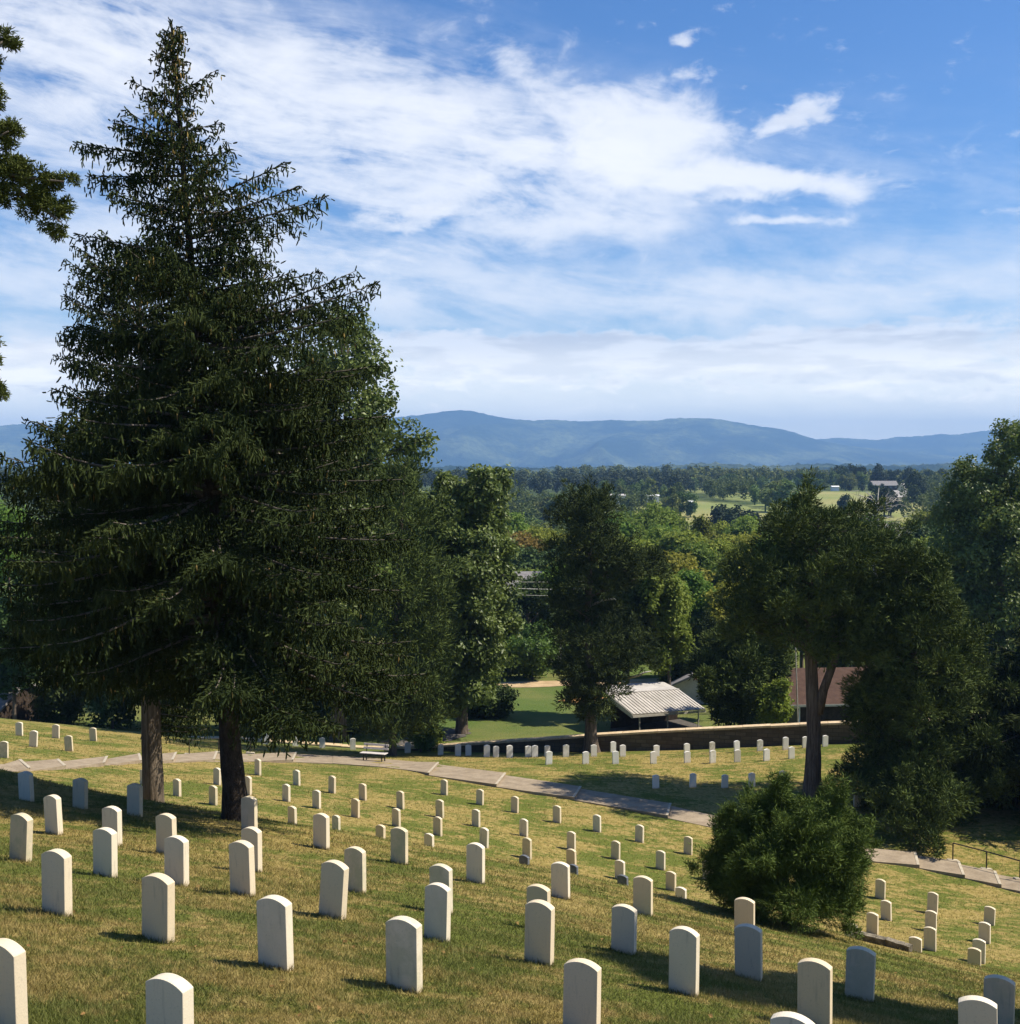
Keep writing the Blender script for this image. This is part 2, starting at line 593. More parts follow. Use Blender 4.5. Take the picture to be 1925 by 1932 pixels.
principled(t, out, col, 0.95, 0.08, normal=bump(t, h, 0.9, 0.05))
M['ground'] = m

m, t, out = new_mat("grass_blade")
g = t.n("ShaderNodeNewGeometry")
ta = t.n("ShaderNodeAttribute", attribute_name="tint")
col = lawn_colour(t, g.outputs['Position'])
col = t.mix(ta.outputs['Fac'], t.mix(0.22, col, (0.085, 0.105, 0.02)), t.mix(0.25, col, (0.36, 0.32, 0.13)))
b = principled(t, out, col, 0.7, 0.2)
tr = t.n("ShaderNodeBsdfTranslucent")
t.set(tr.inputs[0], col)
mx = t.n("ShaderNodeMixShader")
mx.inputs[0].default_value = 0.3
t.set(mx.inputs[1], b.outputs[0]); t.set(mx.inputs[2], tr.outputs[0]); t.set(out.inputs[0], mx.outputs[0])
M['blade'] = m


def foliage(name, c0, c1, trans=0.2, rough=0.7, spec=0.10, vary=0.0):
    """leaf colour between two tones by the leaf's own tint; vary shifts whole plants"""
    m, t, out = new_mat(name)
    ta = t.n("ShaderNodeAttribute", attribute_name="tint")
    col = t.mix(ta.outputs['Fac'], c0, c1)
    if vary > 0:
        oi = t.n("ShaderNodeObjectInfo")
        hs = t.n("ShaderNodeHueSaturation")
        t.set(hs.inputs['Hue'], t.m('ADD', 0.5, t.m('MULTIPLY', t.m('SUBTRACT', oi.outputs['Random'], 0.5), 0.07 * vary)))
        t.set(hs.inputs['Value'], t.m('ADD', 1.0, t.m('MULTIPLY', t.m('SUBTRACT', t.m('FRACT', t.m('MULTIPLY', oi.outputs['Random'], 17.3)), 0.5), 0.6 * vary)))
        t.set(hs.inputs['Color'], col)
        col = hs.outputs[0]
    b = principled(t, out, col, rough, spec)
    if trans > 0:
        tr = t.n("ShaderNodeBsdfTranslucent")
        t.set(tr.inputs[0], col)
        mx = t.n("ShaderNodeMixShader")
        mx.inputs[0].default_value = trans
        t.set(mx.inputs[1], b.outputs[0]); t.set(mx.inputs[2], tr.outputs[0]); t.set(out.inputs[0], mx.outputs[0])
    return m


M['spruce'] = foliage("spruce_needles", (0.015, 0.025, 0.008), (0.052, 0.066, 0.020), 0.05, 0.8, 0.05)
M['cone'] = foliage("spruce_cones", (0.16, 0.105, 0.035), (0.30, 0.22, 0.07), 0.0)
M['olive'] = foliage("olive_cedar_sprays", (0.046, 0.062, 0.013), (0.150, 0.175, 0.044), 0.25)
M['cedar'] = foliage("cedar_sprays", (0.026, 0.044, 0.012), (0.125, 0.165, 0.038), 0.2)
M['cedar_dark'] = foliage("dark_cedar_sprays", (0.018, 0.031, 0.011), (0.080, 0.104, 0.028), 0.15)
M['juniper'] = foliage("juniper_sprays", (0.050, 0.086, 0.017), (0.185, 0.250, 0.056), 0.32)
M['oak'] = foliage("oak_leaves", (0.044, 0.074, 0.015), (0.190, 0.240, 0.055), 0.32, 0.45, 0.30)
M['leaf_mid'] = foliage("green_leaves", (0.082, 0.128, 0.017), (0.215, 0.280, 0.050), 0.38, 0.6, 0.12, 1.0)
M['leaf_yellow'] = foliage("yellow_green_leaves", (0.150, 0.175, 0.022), (0.320, 0.330, 0.050), 0.38, 0.6, 0.12, 0.7)
M['leaf_orange'] = foliage("orange_brown_leaves", (0.150, 0.105, 0.026), (0.270, 0.180, 0.048), 0.32, 0.6, 0.12, 0.3)
M['leaf_bright'] = foliage("bright_green_leaves", (0.060, 0.120, 0.016), (0.150, 0.235, 0.038), 0.35, 0.5, 0.25, 0.3)
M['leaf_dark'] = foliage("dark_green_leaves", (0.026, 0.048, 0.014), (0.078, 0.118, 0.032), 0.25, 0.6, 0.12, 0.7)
M['leaf_red'] = foliage("maroon_leaves", (0.050, 0.022, 0.018), (0.110, 0.045, 0.032), 0.2)
M['far_leaf'] = foliage("far_green_leaves", (0.062, 0.098, 0.021), (0.165, 0.205, 0.052), 0.2, 0.7, 0.15, 1.0)
M['far_dark'] = foliage("far_dark_leaves", (0.018, 0.033, 0.013), (0.048, 0.072, 0.026), 0.15, 0.7, 0.15, 0.8)

m, t, out = new_mat("marble")
tcn = t.n("ShaderNodeTexCoord")
oi = t.n("ShaderNodeObjectInfo")
off = t.n("ShaderNodeVectorMath", operation='ADD')
t.set(off.inputs[0], tcn.outputs['Object'])
t.set(off.inputs[1], t.vec(t.m('MULTIPLY', oi.outputs['Random'], 37.0), t.m('MULTIPLY', oi.outputs['Random'], 91.0), 0.0))
v = off.outputs[0]
ox, oy, oz = t.sep(tcn.outputs['Object'])
n1 = t.noise(v, 5.0, 5, 0.65)
n2 = t.noise(t.scale(v, (9, 9, 1.4)), 2.2, 4, 0.6)
n3 = t.noise(v, 60.0, 3, 0.6)
base = t.mix(oi.outputs['Random'], (0.63, 0.515, 0.345), (0.71, 0.63, 0.49))
algae = t.m('MULTIPLY', t.ramp(t.m('FRACT', t.m('MULTIPLY', oi.outputs['Random'], 7.7)), 0.62, 0.95), t.ramp(n1, 0.38, 0.62))
base = t.mix(t.m('MULTIPLY', algae, 0.6), base, (0.44, 0.42, 0.27))
base = t.mix(t.m('MULTIPLY', t.ramp(n2, 0.55, 0.74), 0.45), base, (0.36, 0.32, 0.25))
base = t.mix(t.m('MULTIPLY', t.ramp(n3, 0.58, 0.72), 0.32), base, (0.28, 0.26, 0.22))
splash = t.m('MULTIPLY', t.ramp(t.m('ADD', oz, t.m('MULTIPLY', n1, 0.16)), 0.19, 0.05), 0.55)
base = t.mix(splash, base, (0.34, 0.25, 0.15))
principled(t, out, base, 0.75, 0.25, normal=bump(t, t.m('ADD', n3, n1), 0.25, 0.01))
M['marble'] = m

m, t, out = new_mat("white_marble")
tcn = t.n("ShaderNodeTexCoord")
oi = t.n("ShaderNodeObjectInfo")
off = t.n("ShaderNodeVectorMath", operation='ADD')
t.set(off.inputs[0], tcn.outputs['Object'])
t.set(off.inputs[1], t.vec(t.m('MULTIPLY', oi.outputs['Random'], 37.0), t.m('MULTIPLY', oi.outputs['Random'], 91.0), 0.0))
v = off.outputs[0]
ox, oy, oz = t.sep(tcn.outputs['Object'])
n1 = t.noise(v, 5.0, 5, 0.65)
n2 = t.noise(t.scale(v, (9, 9, 1.4)), 2.2, 4, 0.6)
n3 = t.noise(v, 60.0, 3, 0.6)
base = t.mix(oi.outputs['Random'], (0.74, 0.70, 0.62), (0.80, 0.78, 0.73))
algae = t.m('MULTIPLY', t.ramp(t.m('FRACT', t.m('MULTIPLY', oi.outputs['Random'], 7.7)), 0.62, 0.95), t.ramp(n1, 0.38, 0.62))
base = t.mix(t.m('MULTIPLY', algae, 0.6), base, (0.44, 0.42, 0.27))
base = t.mix(t.m('MULTIPLY', t.ramp(n2, 0.55, 0.74), 0.45), base, (0.36, 0.32, 0.25))
base = t.mix(t.m('MULTIPLY', t.ramp(n3, 0.58, 0.72), 0.32), base, (0.28, 0.26, 0.22))
splash = t.m('MULTIPLY', t.ramp(t.m('ADD', oz, t.m('MULTIPLY', n1, 0.16)), 0.19, 0.05), 0.55)
base = t.mix(splash, base, (0.34, 0.25, 0.15))
principled(t, out, base, 0.75, 0.25, normal=bump(t, t.m('ADD', n3, n1), 0.25, 0.01))
M['white_marble'] = m

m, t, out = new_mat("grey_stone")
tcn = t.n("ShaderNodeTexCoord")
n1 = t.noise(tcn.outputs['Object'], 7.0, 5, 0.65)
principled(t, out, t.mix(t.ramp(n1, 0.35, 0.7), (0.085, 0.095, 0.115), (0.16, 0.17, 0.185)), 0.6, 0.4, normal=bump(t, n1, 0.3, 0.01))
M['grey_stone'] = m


def noisy(name, c0, c1, scale=4.0, rough=0.85, spec=0.25, stretch=(1, 1, 1), bstr=0.4, bd=0.02, metal=0.0, obj=False, lo=0.35, hi=0.68):
    m, t, out = new_mat(name)
    if obj:
        v = t.n("ShaderNodeTexCoord").outputs['Object']
    else:
        v = t.n("ShaderNodeNewGeometry").outputs['Position']
    n = t.noise(t.scale(v, stretch), scale, 6, 0.65)
    n2 = t.noise(t.scale(v, stretch), scale * 6, 3, 0.6)
    f = t.ramp(t.m('ADD', t.m('MULTIPLY', n, 0.7), t.m('MULTIPLY', n2, 0.3)), lo, hi)
    principled(t, out, t.mix(f, c0, c1), rough, spec, metal, normal=bump(t, t.m('ADD', n, n2), bstr, bd))
    return m


M['bark'] = noisy("spruce_bark", (0.028, 0.022, 0.018), (0.085, 0.066, 0.052), 9.0, 0.95, 0.1, (1, 1, 0.45), 1.0, 0.05, obj=True)
M['bark_pale'] = noisy("furrowed_pale_bark", (0.085, 0.064, 0.046), (0.285, 0.225, 0.165), 8.0, 0.95, 0.1, (1.3, 1.3, 0.10), 1.0, 0.06, obj=True)
M['bark_cedar'] = noisy("cedar_bark", (0.075, 0.055, 0.042), (0.230, 0.185, 0.145), 8.0, 0.95, 0.1, (1.4, 1.4, 0.08), 1.0, 0.05, obj=True)
M['twig'] = noisy("twig_bark", (0.075, 0.062, 0.050), (0.20, 0.17, 0.14), 6.0, 0.95, 0.1, (1, 1, 1), 0.5, 0.02, obj=True)
M['dead_wood'] = noisy("bleached_wood", (0.30, 0.28, 0.25), (0.50, 0.47, 0.42), 5.0, 0.9, 0.1, obj=True)
M['concrete'] = noisy("path_concrete", (0.225, 0.176, 0.120), (0.335, 0.270, 0.192), 1.6, 0.95, 0.15, (1, 1, 1), 0.35, 0.01)
M['concrete_edge'] = noisy("bare_concrete", (0.34, 0.29, 0.21), (0.50, 0.44, 0.34), 5.0, 0.9, 0.15)
M['iron'] = noisy("dark_painted_iron", (0.012, 0.011, 0.010), (0.030, 0.026, 0.023), 20.0, 0.5, 0.4, bstr=0.1)
M['white_wood'] = noisy("weathered_white_slats", (0.48, 0.43, 0.38), (0.68, 0.64, 0.60), 8.0, 0.8, 0.2, (0.3, 3, 3), 0.3, 0.01)
M['cap'] = noisy("wall_coping", (0.46, 0.34, 0.20), (0.68, 0.53, 0.35), 3.0, 0.9, 0.15)
M['roof_red'] = noisy("brown_shingles", (0.062, 0.037, 0.028), (0.098, 0.060, 0.044), 2.5, 0.95, 0.1)
M['roof_grey'] = noisy("grey_shingles", (0.16, 0.15, 0.15), (0.27, 0.255, 0.25), 2.0, 0.9, 0.2)
M['roof_pale'] = noisy("pale_roof", (0.36, 0.34, 0.32), (0.50, 0.47, 0.44), 1.0, 0.8, 0.2)
M['siding'] = noisy("pale_siding", (0.48, 0.45, 0.40), (0.60, 0.57, 0.52), 1.5, 0.8, 0.2)
M['fascia'] = noisy("painted_fascia", (0.40, 0.37, 0.31), (0.52, 0.48, 0.41), 3.0, 0.7, 0.2)
M['white_paint'] = noisy("white_paint", (0.68, 0.68, 0.68), (0.80, 0.80, 0.79), 3.0, 0.6, 0.3)
M['dark_timber'] = noisy("dark_timber", (0.030, 0.022, 0.017), (0.065, 0.048, 0.036), 4.0, 0.9, 0.1)
M['glass'] = noisy("window_glass", (0.020, 0.024, 0.030), (0.035, 0.040, 0.048), 0.5, 0.12, 0.6, bstr=0.0)
M['dirt'] = noisy("dirt_road", (0.33, 0.235, 0.13), (0.50, 0.37, 0.22), 1.0, 0.98, 0.05)
M['soil'] = noisy("orange_soil", (0.36, 0.19, 0.07), (0.50, 0.29, 0.11), 1.2, 0.98, 0.05)
M['asphalt'] = noisy("asphalt", (0.075, 0.068, 0.062), (0.125, 0.112, 0.10), 3.0, 0.95, 0.1)
M['rock'] = noisy("mossy_stone", (0.10, 0.085, 0.06), (0.30, 0.26, 0.20), 6.0, 0.95, 0.1, bstr=0.8, bd=0.03)
M['fallen'] = foliage("fallen_leaves", (0.20, 0.095, 0.035), (0.42, 0.26, 0.10), 0.2)
M['metal_pole'] = noisy("galvanised_pole", (0.30, 0.28, 0.24), (0.42, 0.39, 0.34), 5.0, 0.6, 0.4)
M['wire'] = noisy("cable", (0.40, 0.38, 0.34), (0.50, 0.48, 0.44), 5.0, 0.5, 0.4, bstr=0.0)

# coursed stone of the cemetery wall
m, t, out = new_mat("wall_stone")
g = t.n("ShaderNodeNewGeometry")
px_, py_, pz_ = t.sep(g.outputs['Position'])
br = t.n("ShaderNodeTexBrick")
t.set(br.inputs['Vector'], t.vec(px_, pz_, 0.0))
br.inputs['Color1'].default_value = (0.085, 0.066, 0.044, 1)
br.inputs['Color2'].default_value = (0.140, 0.110, 0.076, 1)
br.inputs['Mortar'].default_value = (0.06, 0.05, 0.04, 1)
br.inputs['Scale'].default_value = 1.0
br.inputs['Brick Width'].default_value = 0.62
br.inputs['Row Height'].default_value = 0.24
br.inputs['Mortar Size'].default_value = 0.016
nn = t.noise(g.outputs['Position'], 3.0, 5, 0.65)
principled(t, out, t.mix(t.m('MULTIPLY', t.ramp(nn, 0.4, 0.7), 0.6), br.outputs[0], (0.085, 0.066, 0.045)), 0.95, 0.1, normal=bump(t, t.m('ADD', br.outputs[1], nn), 0.5, 0.03))
M['wall'] = m

# ribbed sheet metal
m, t, out = new_mat("sheet_metal")
g = t.n("ShaderNodeNewGeometry")
nn = t.noise(g.outputs['Position'], 0.9, 5, 0.65)
principled(t, out, t.mix(t.ramp(nn, 0.35, 0.7), (0.42, 0.385, 0.34), (0.56, 0.52, 0.47)), 0.5, 0.4, 0.15)
M['sheet'] = m

# wooded mountain slopes
m, t, out = new_mat("wooded_slope")
g = t.n("ShaderNodeNewGeometry")
n1 = t.noise(g.outputs['Position'], 0.0016, 6, 0.65)
n2 = t.noise(g.outputs['Position'], 0.02, 4, 0.7)
c = t.mix(t.ramp(n1, 0.42, 0.66), (0.010, 0.024, 0.010), (0.130, 0.150, 0.055))
c = t.mix(t.m('MULTIPLY', t.ramp(n2, 0.42, 0.62), 0.75), c, (0.010, 0.019, 0.010))
principled(t, out, c, 1.0, 0.0, normal=bump(t, n2, 0.8, 20.0))
M['slope'] = m

# ------------------------------------------------------------------ mesh helpers
rng = np.random.default_rng(11)


def mesh_np(name, V, faces, mats, tint=None, smooth=False, fmat=None, extra=None):
    V = np.ascontiguousarray(V, dtype=np.float32)
    me = bpy.data.meshes.new(name)
    me.vertices.add(len(V))
    me.vertices.foreach_set('co', V.ravel())
    faces = [np.asarray(f, dtype=np.int32) for f in faces if len(f)]
    loops = np.concatenate([f.ravel() for f in faces])
    sizes = np.concatenate([np.full(len(f), f.shape[1], dtype=np.int32) for f in faces])
    me.loops.add(len(loops))
    me.loops.foreach_set('vertex_index', loops)
    st = np.zeros(len(sizes), dtype=np.int32)
    st[1:] = np.cumsum(sizes)[:-1]
    me.polygons.add(len(sizes))
    me.polygons.foreach_set('loop_start', st)
    if smooth:
        me.polygons.foreach_set('use_smooth', np.ones(len(sizes), dtype=bool))
    else:
        me.polygons.foreach_set('use_smooth', np.zeros(len(sizes), dtype=bool))
    for mm in (mats if isinstance(mats, (list, tuple)) else [mats]):
        me.materials.append(mm)
    if fmat is not None:
        me.polygons.foreach_set('material_index', np.asarray(fmat, dtype=np.int32))
    me.update(calc_edges=True)
    if tint is not None:
        at = me.attributes.new('tint', 'FLOAT', 'POINT')
        at.data.foreach_set('value', np.ascontiguousarray(tint, dtype=np.float32))
    for k, v in (extra or {}).items():
        at = me.attributes.new(k, 'FLOAT', 'POINT')
        at.data.foreach_set('value', np.ascontiguousarray(v, dtype=np.float32))
    return me


def link(name, me, parent=None, loc=(0, 0, 0)):
    o = bpy.data.objects.new(name, me)
    COL.objects.link(o)
    o.location = loc
    if parent is not None: o.parent = parent
    return o


def tag(o, label=None, cat=None, group=None, kind=None):
    if label: o['label'] = label
    if cat: o['category'] = cat
    if group: o['group'] = group
    if kind: o['kind'] = kind
    return o


def thing(name, label, cat, loc=(0, 0, 0), group=None):
    o = bpy.data.objects.new(name, None)
    COL.objects.link(o)
    o.location = tuple(float(v) for v in loc)
    o.empty_display_size = 0.3
    return tag(o, label, cat, group)


class MB:
    """collects boxes, bars, tubes and sheets into one mesh"""
    def __init__(self):
        self.V = []; self.T = []; self.Q = []; self.n = 0
    def add(self, V, Q=None, T=None):
        V = np.asarray(V, float)
        if Q is not None and len(Q): self.Q.append(np.asarray(Q) + self.n)
        if T is not None and len(T): self.T.append(np.asarray(T) + self.n)
        self.V.append(V); self.n += len(V)
        return self
    def hexa(self, c8):
        """eight corners: bottom ring of four, top ring of four"""
        return self.add(c8, [[3, 2, 1, 0], [4, 5, 6, 7], [0, 1, 5, 4], [1, 2, 6, 5], [2, 3, 7, 6], [3, 0, 4, 7]])
    def box(self, c, sx, sy, sz, ax=(1, 0, 0), up=(0, 0, 1)):
        ax = np.array(ax, float); ax /= np.linalg.norm(ax)
        up = np.array(up, float); up /= np.linalg.norm(up)
        sd = np.cross(up, ax); sd /= np.linalg.norm(sd)
        up = np.cross(ax, sd)
        c = np.array(c, float)
        r = [c + ax * sx / 2 * i + sd * sy / 2 * j + up * sz / 2 * k for k in (-1, 1) for i, j in ((-1, -1), (1, -1), (1, 1), (-1, 1))]
        return self.hexa(r)
    def bar(self, a, b, r0, r1=None, sides=6, cap=True):
        return self.tube([a, b], [r0, r0 if r1 is None else r1], sides)
    def tube(self, pts, radii, sides=6, wob=None):
        pts = np.asarray(pts, float)
        n = len(pts)
        tg = np.gradient(pts, axis=0)
        tg /= np.linalg.norm(tg, axis=1)[:, None] + 1e-9
        ref = np.where(np.abs(tg[:, 2:3]) > 0.9, np.array([[1.0, 0, 0]]), np.array([[0, 0, 1.0]]))
        if abs(tg[0, 2]) > 0.7: ref = np.tile(np.array([[1.0, 0, 0]]), (n, 1))
        u = np.cross(tg, ref); u /= np.linalg.norm(u, axis=1)[:, None] + 1e-9
        v = np.cross(tg, u)
        a = np.arange(sides) * 2 * math.pi / sides
        rr = np.asarray(radii, float)[:, None] * np.ones((1, sides))
        if wob is not None: rr = rr * wob
        V = pts[:, None] + rr[..., None] * (np.cos(a)[None, :, None] * u[:, None] + np.sin(a)[None, :, None] * v[:, None])
        V = V.reshape(-1, 3)
        i = np.arange(n - 1)[:, None] * sides
        j = np.arange(sides)[None]
        jn = (j + 1) % sides
        Q = np.stack([i + j, i + jn, i + sides + jn, i + sides + j], -1).reshape(-1, 4)
        V = np.vstack([V, pts[0], pts[-1]])
        T = []
        for k in range(sides):
            T.append([n * sides, (k + 1) % sides, k])
            T.append([n * sides + 1, (n - 1) * sides + k, (n - 1) * sides + (k + 1) % sides])
        return self.add(V, Q, T)
    def build(self, name, mat, parent=None, origin=(0, 0, 0), smooth=False):
        V = np.vstack(self.V) - np.array(origin, float)
        fs = []
        if self.Q: fs.append(np.vstack(self.Q))
        if self.T: fs.append(np.vstack(self.T))
        return link(name, mesh_np(name, V, fs, mat, smooth=smooth), parent)


def unit(v):
    return v / (np.linalg.norm(v, axis=-1, keepdims=True) + 1e-9)


def sphere_dirs(n, r=None):
    return unit((r or rng).normal(size=(n, 3)))


def spindles(Pb, D, L, R):
    """slender needle-clothed shoots: five points and six faces each"""
    n = len(Pb)
    D = unit(D)
    L = np.broadcast_to(L, (n,)); R = np.broadcast_to(R, (n,))
    ref = np.tile(np.array([0.31, 0.77, 0.55]), (n, 1))
    u = unit(np.cross(D, ref)); v = np.cross(D, u)
    ang = rng.uniform(0, 2.1, n)
    V = np.empty((n, 5, 3))
    V[:, 0] = Pb
    mid = Pb + D * (L * 0.4)[:, None]
    for k in range(3):
        a = ang + k * 2.0944
        V[:, 1 + k] = mid + (np.cos(a)[:, None] * u + np.sin(a)[:, None] * v) * R[:, None]
    V[:, 4] = Pb + D * L[:, None]
    f = np.array([[0, 2, 1], [0, 3, 2], [0, 1, 3], [4, 1, 2], [4, 2, 3], [4, 3, 1]])
    T = (np.arange(n)[:, None, None] * 5 + f[None]).reshape(-1, 3)
    return V.reshape(-1, 3), T, 5


def brushes(Pb, D, L, R):
    """blunt needle-clothed shoots of even thickness, slightly bent: eight points, twelve faces"""
    n = len(Pb)
    D = unit(D)
    L = np.broadcast_to(L, (n,)); R = np.broadcast_to(R, (n,))
    ref = np.tile(np.array([0.31, 0.77, 0.55]), (n, 1))
    u = unit(np.cross(D, ref)); v = np.cross(D, u)
    ang = rng.uniform(0, 2.1, n)
    V = np.empty((n, 8, 3))
    V[:, 0] = Pb
    bend = (u * rng.normal(size=(n, 1)) + v * rng.normal(size=(n, 1))) * (L * 0.10)[:, None]
    for q, (f_, rr_) in enumerate(((0.16, 0.9), (0.74, 1.0))):
        mid = Pb + D * (L * f_)[:, None] + bend * f_
        for k in range(3):
            a = ang + k * 2.0944 + q * 0.6
            V[:, 1 + q * 3 + k] = mid + (np.cos(a)[:, None] * u + np.sin(a)[:, None] * v) * (R * rr_)[:, None]
    V[:, 7] = Pb + D * L[:, None] + bend
    f = np.array([[0, 2, 1], [0, 3, 2], [0, 1, 3], [1, 2, 5], [1, 5, 4], [2, 3, 6], [2, 6, 5], [3, 1, 4], [3, 4, 6], [7, 4, 5], [7, 5, 6], [7, 6, 4]])
    T = (np.arange(n)[:, None, None] * 8 + f[None]).reshape(-1, 3)
    return V.reshape(-1, 3), T, 8


def plumes(lumps, n, length, r, up=0.6, seed=0):
    """tapering plumes thrown out from the surface of a crown"""
    q_ = np.random.default_rng(seed)
    out = []
    for k in range(n):
        c, rad = lumps[int(q_.integers(0, len(lumps)))]
        d = sphere_dirs(1, q_)[0]
        if d[2] < -0.2: d[2] = -d[2]
        p = np.asarray(c) + d * np.asarray(rad) * 0.85
        dr = unit(d + np.array([0, 0, up]) + q_.normal(size=3) * 0.25)
        Lk = length * q_.uniform(0.6, 1.25)
        for f_, s_ in ((0.15, 1.0), (0.45, 0.8), (0.72, 0.55), (0.95, 0.32)):
            out.append((p + dr * Lk * f_, np.array([1, 1, 1.15]) * r * s_))
    return out


def leafquads(C, Nn, s, asp=0.6):
    """leaf shapes: a pointed four-corner blade, slightly folded"""
    n = len(C)
    s = np.broadcast_to(s, (n,))
    Nn = unit(Nn)
    U = unit(np.cross(Nn, sphere_dirs(n)))
    W = np.cross(Nn, U)
    V = np.empty((n, 4, 3))
    V[:, 0] = C - U * s[:, None]
    V[:, 1] = C + W * (s * asp)[:, None] + Nn * (s * 0.18)[:, None]
    V[:, 2] = C + U * s[:, None]
    V[:, 3] = C - W * (s * asp)[:, None] + Nn * (s * 0.18)[:, None]
    f = np.array([[0, 1, 2], [0, 2, 3]])
    T = (np.arange(n)[:, None, None] * 4 + f[None]).reshape(-1, 3)
    return V.reshape(-1, 3), T, 4


def lump_points(lumps, n, sub=9, rsub=0.46, up=0.25, inner=0.35, rr=None):
    """points through the volume of a crown made of lumps, each broken into smaller clumps; also the outward direction and a clump tint"""
    rr = rr or rng
    cs, rs, ts = [], [], []
    for c, r in lumps:
        c = np.asarray(c, float); r = np.asarray(r, float)
        d = sphere_dirs(sub, rr); d[:, 2] += up; d = unit(d)
        k = rr.uniform(0.5, 0.85, (sub, 1))
        cs.append(c + d * r * k); rs.append(r[None] * rsub * rr.uniform(0.65, 1.2, (sub, 1))); ts.append(np.tile(c, (sub, 1)))
    cs = np.vstack(cs); rs = np.vstack(rs); ts = np.vstack(ts)
    wgt = (rs.prod(1)) ** (2 / 3.0); wgt /= wgt.sum()
    idx = rr.choice(len(cs), n, p=wgt)
    d = sphere_dirs(n, rr)
    rad = inner + (1 - inner) * rr.uniform(0, 1, n) ** 0.5
    Pp = cs[idx] + d * rs[idx] * rad[:, None]
    O = unit(0.75 * d + 0.45 * unit((cs[idx] - ts[idx]) + 1e-6))
    ct = rr.uniform(0, 1, len(cs))
    return Pp, O, ct[idx]


def sprays(lumps, n, k=5, L=0.3, R=0.03, up=0.5, spread=0.55, **kw):
    """feathery evergreen sprays"""
    Pp, O, tt = lump_points(lumps, n, **kw)
    Pp = np.repeat(Pp, k, 0); O = np.repeat(O, k, 0); tt = np.repeat(tt, k)
    D = unit(O + np.array([0, 0, up]) + rng.normal(size=O.shape) * spread)
    m_ = len(Pp)
    V, T, c = spindles(Pp + rng.normal(size=Pp.shape) * L * 0.25, D, L * rng.uniform(0.6, 1.25, m_), R * rng.uniform(0.7, 1.3, m_))
    tint = np.clip(0.45 * tt + 0.55 * rng.uniform(0, 1, m_), 0, 1)
    return V, T, np.repeat(tint, c)


def leaves(lumps, n, k=5, s=0.12, scat=0.25, up=0.35, asp=0.6, **kw):
    Pp, O, tt = lump_points(lumps, n, **kw)
    Pp = np.repeat(Pp, k, 0); O = np.repeat(O, k, 0); tt = np.repeat(tt, k)
    m_ = len(Pp)
    C = Pp + rng.normal(size=Pp.shape) * scat
    Nn = unit(O + np.array([0, 0, up]) + rng.normal(size=O.shape) * 0.6)
    V, T, c = leafquads(C, Nn, s * rng.uniform(0.65, 1.3, m_), asp)
    tint = np.clip(0.5 * tt + 0.5 * rng.uniform(0, 1, m_), 0, 1)
    return V, T, np.repeat(tint, c)


def px_lumps(lst, d, depth=0.9, back=True, axis=None):
    """lumps given where they appear, at forward distance d (a fifth number moves one nearer or farther); doubled front and back so the crown is round"""
    out = []
    for L in lst:
        x, y, rx, ry = L[:4]
        dd = L[4] if len(L) > 4 else 0.0
        c = P(x, y, d + dd)
        s = (d + dd) / F
        r = np.array([rx * s, rx * s * depth, ry * s])
        out.append((c, r))
        if back and len(L) <= 4:
            ax = axis if axis is not None else x
            for sg in (-1, 1):
                off = rng.uniform(0.7, 1.25) * rx * s * sg
                q = c.copy(); q[0] += (P(ax, y, d)[0] - c[0]) * rng.uniform(0.15, 0.5); q[1] += off
                out.append((q, r * rng.uniform(0.7, 0.9)))
    return out


def trunk_mb(pts, radii, sides=12, flare=1.5, fh=0.6, seed=0):
    """tapered trunk with buttressed foot"""
    pts = np.asarray(pts, float); radii = np.asarray(radii, float)
    # resample
    t = np.linspace(0, len(pts) - 1, 26) ** 1.0
    t = (np.linspace(0, 1, 26) ** 1.6) * (len(pts) - 1)
    k = np.arange(len(pts))
    q = np.stack([np.interp(t, k, pts[:, i]) for i in range(3)], -1)
    r = np.interp(t, k, radii)
    h = q[:, 2] - q[0, 2]
    rr = np.random.default_rng(seed)
    a = np.arange(sides) * 2 * math.pi / sides
    fl = 1 + (flare - 1) * np.exp(-np.maximum(h, 0) / fh)
    ridge = 1 + 0.16 * np.sin(a * 5 + rr.uniform(0, 6))[None] * np.exp(-np.maximum(h, 0) / (fh * 1.6))[:, None] + rr.normal(size=(26, sides)) * 0.025
    mb = MB()
    mb.tube(q, r * fl, sides, wob=ridge)
    return mb


def limb(mb, a, b, r0, r1, sag=0.0, sides=5, wig=0.06):
    a = np.asarray(a, float); b = np.asarray(b, float)
    t = np.linspace(0, 1, 5)[:, None]
    L = np.linalg.norm(b - a)
    pts = a + (b - a) * t + np.array([0, 0, 1.0]) * (sag * L * 4 * t * (1 - t)) + rng.normal(size=(5, 3)) * wig * L * np.array([[0], [1], [1], [1], [0.3]]) * 0.5
    mb.tube(pts, np.linspace(r0, r1, 5), sides)

# ------------------------------------------------------------------ ground
ang = np.concatenate([np.arange(-180, -60, 6.0), np.arange(-60, -32, 1.5), np.arange(-32, 32, 0.28), np.arange(32, 60, 1.5), np.arange(60, 180, 6.0)])
rad = np.concatenate([[0.8], np.arange(1.5, 6, 0.5), np.arange(6, 24, 0.22), np.arange(24, 34, 0.16), np.arange(34, 82, 0.3), np.geomspace(82, 700, 130), np.geomspace(715, 24000, 60)])
A_, R_ = np.meshgrid(np.radians(ang), rad)
GX = np.sin(A_) * R_; GY = np.cos(A_) * R_
GZ = ground(GX, GY)
na, nr = len(ang), len(rad)
i = np.arange(nr - 1)[:, None] * na; j = np.arange(na)[None]; jn = (j + 1) % na
Q = np.stack([i + j, i + jn, i + na + jn, i + na + j], -1).reshape(-1, 4)[:, ::-1]
GV = np.stack([GX.ravel(), GY.ravel(), GZ.ravel()], -1)
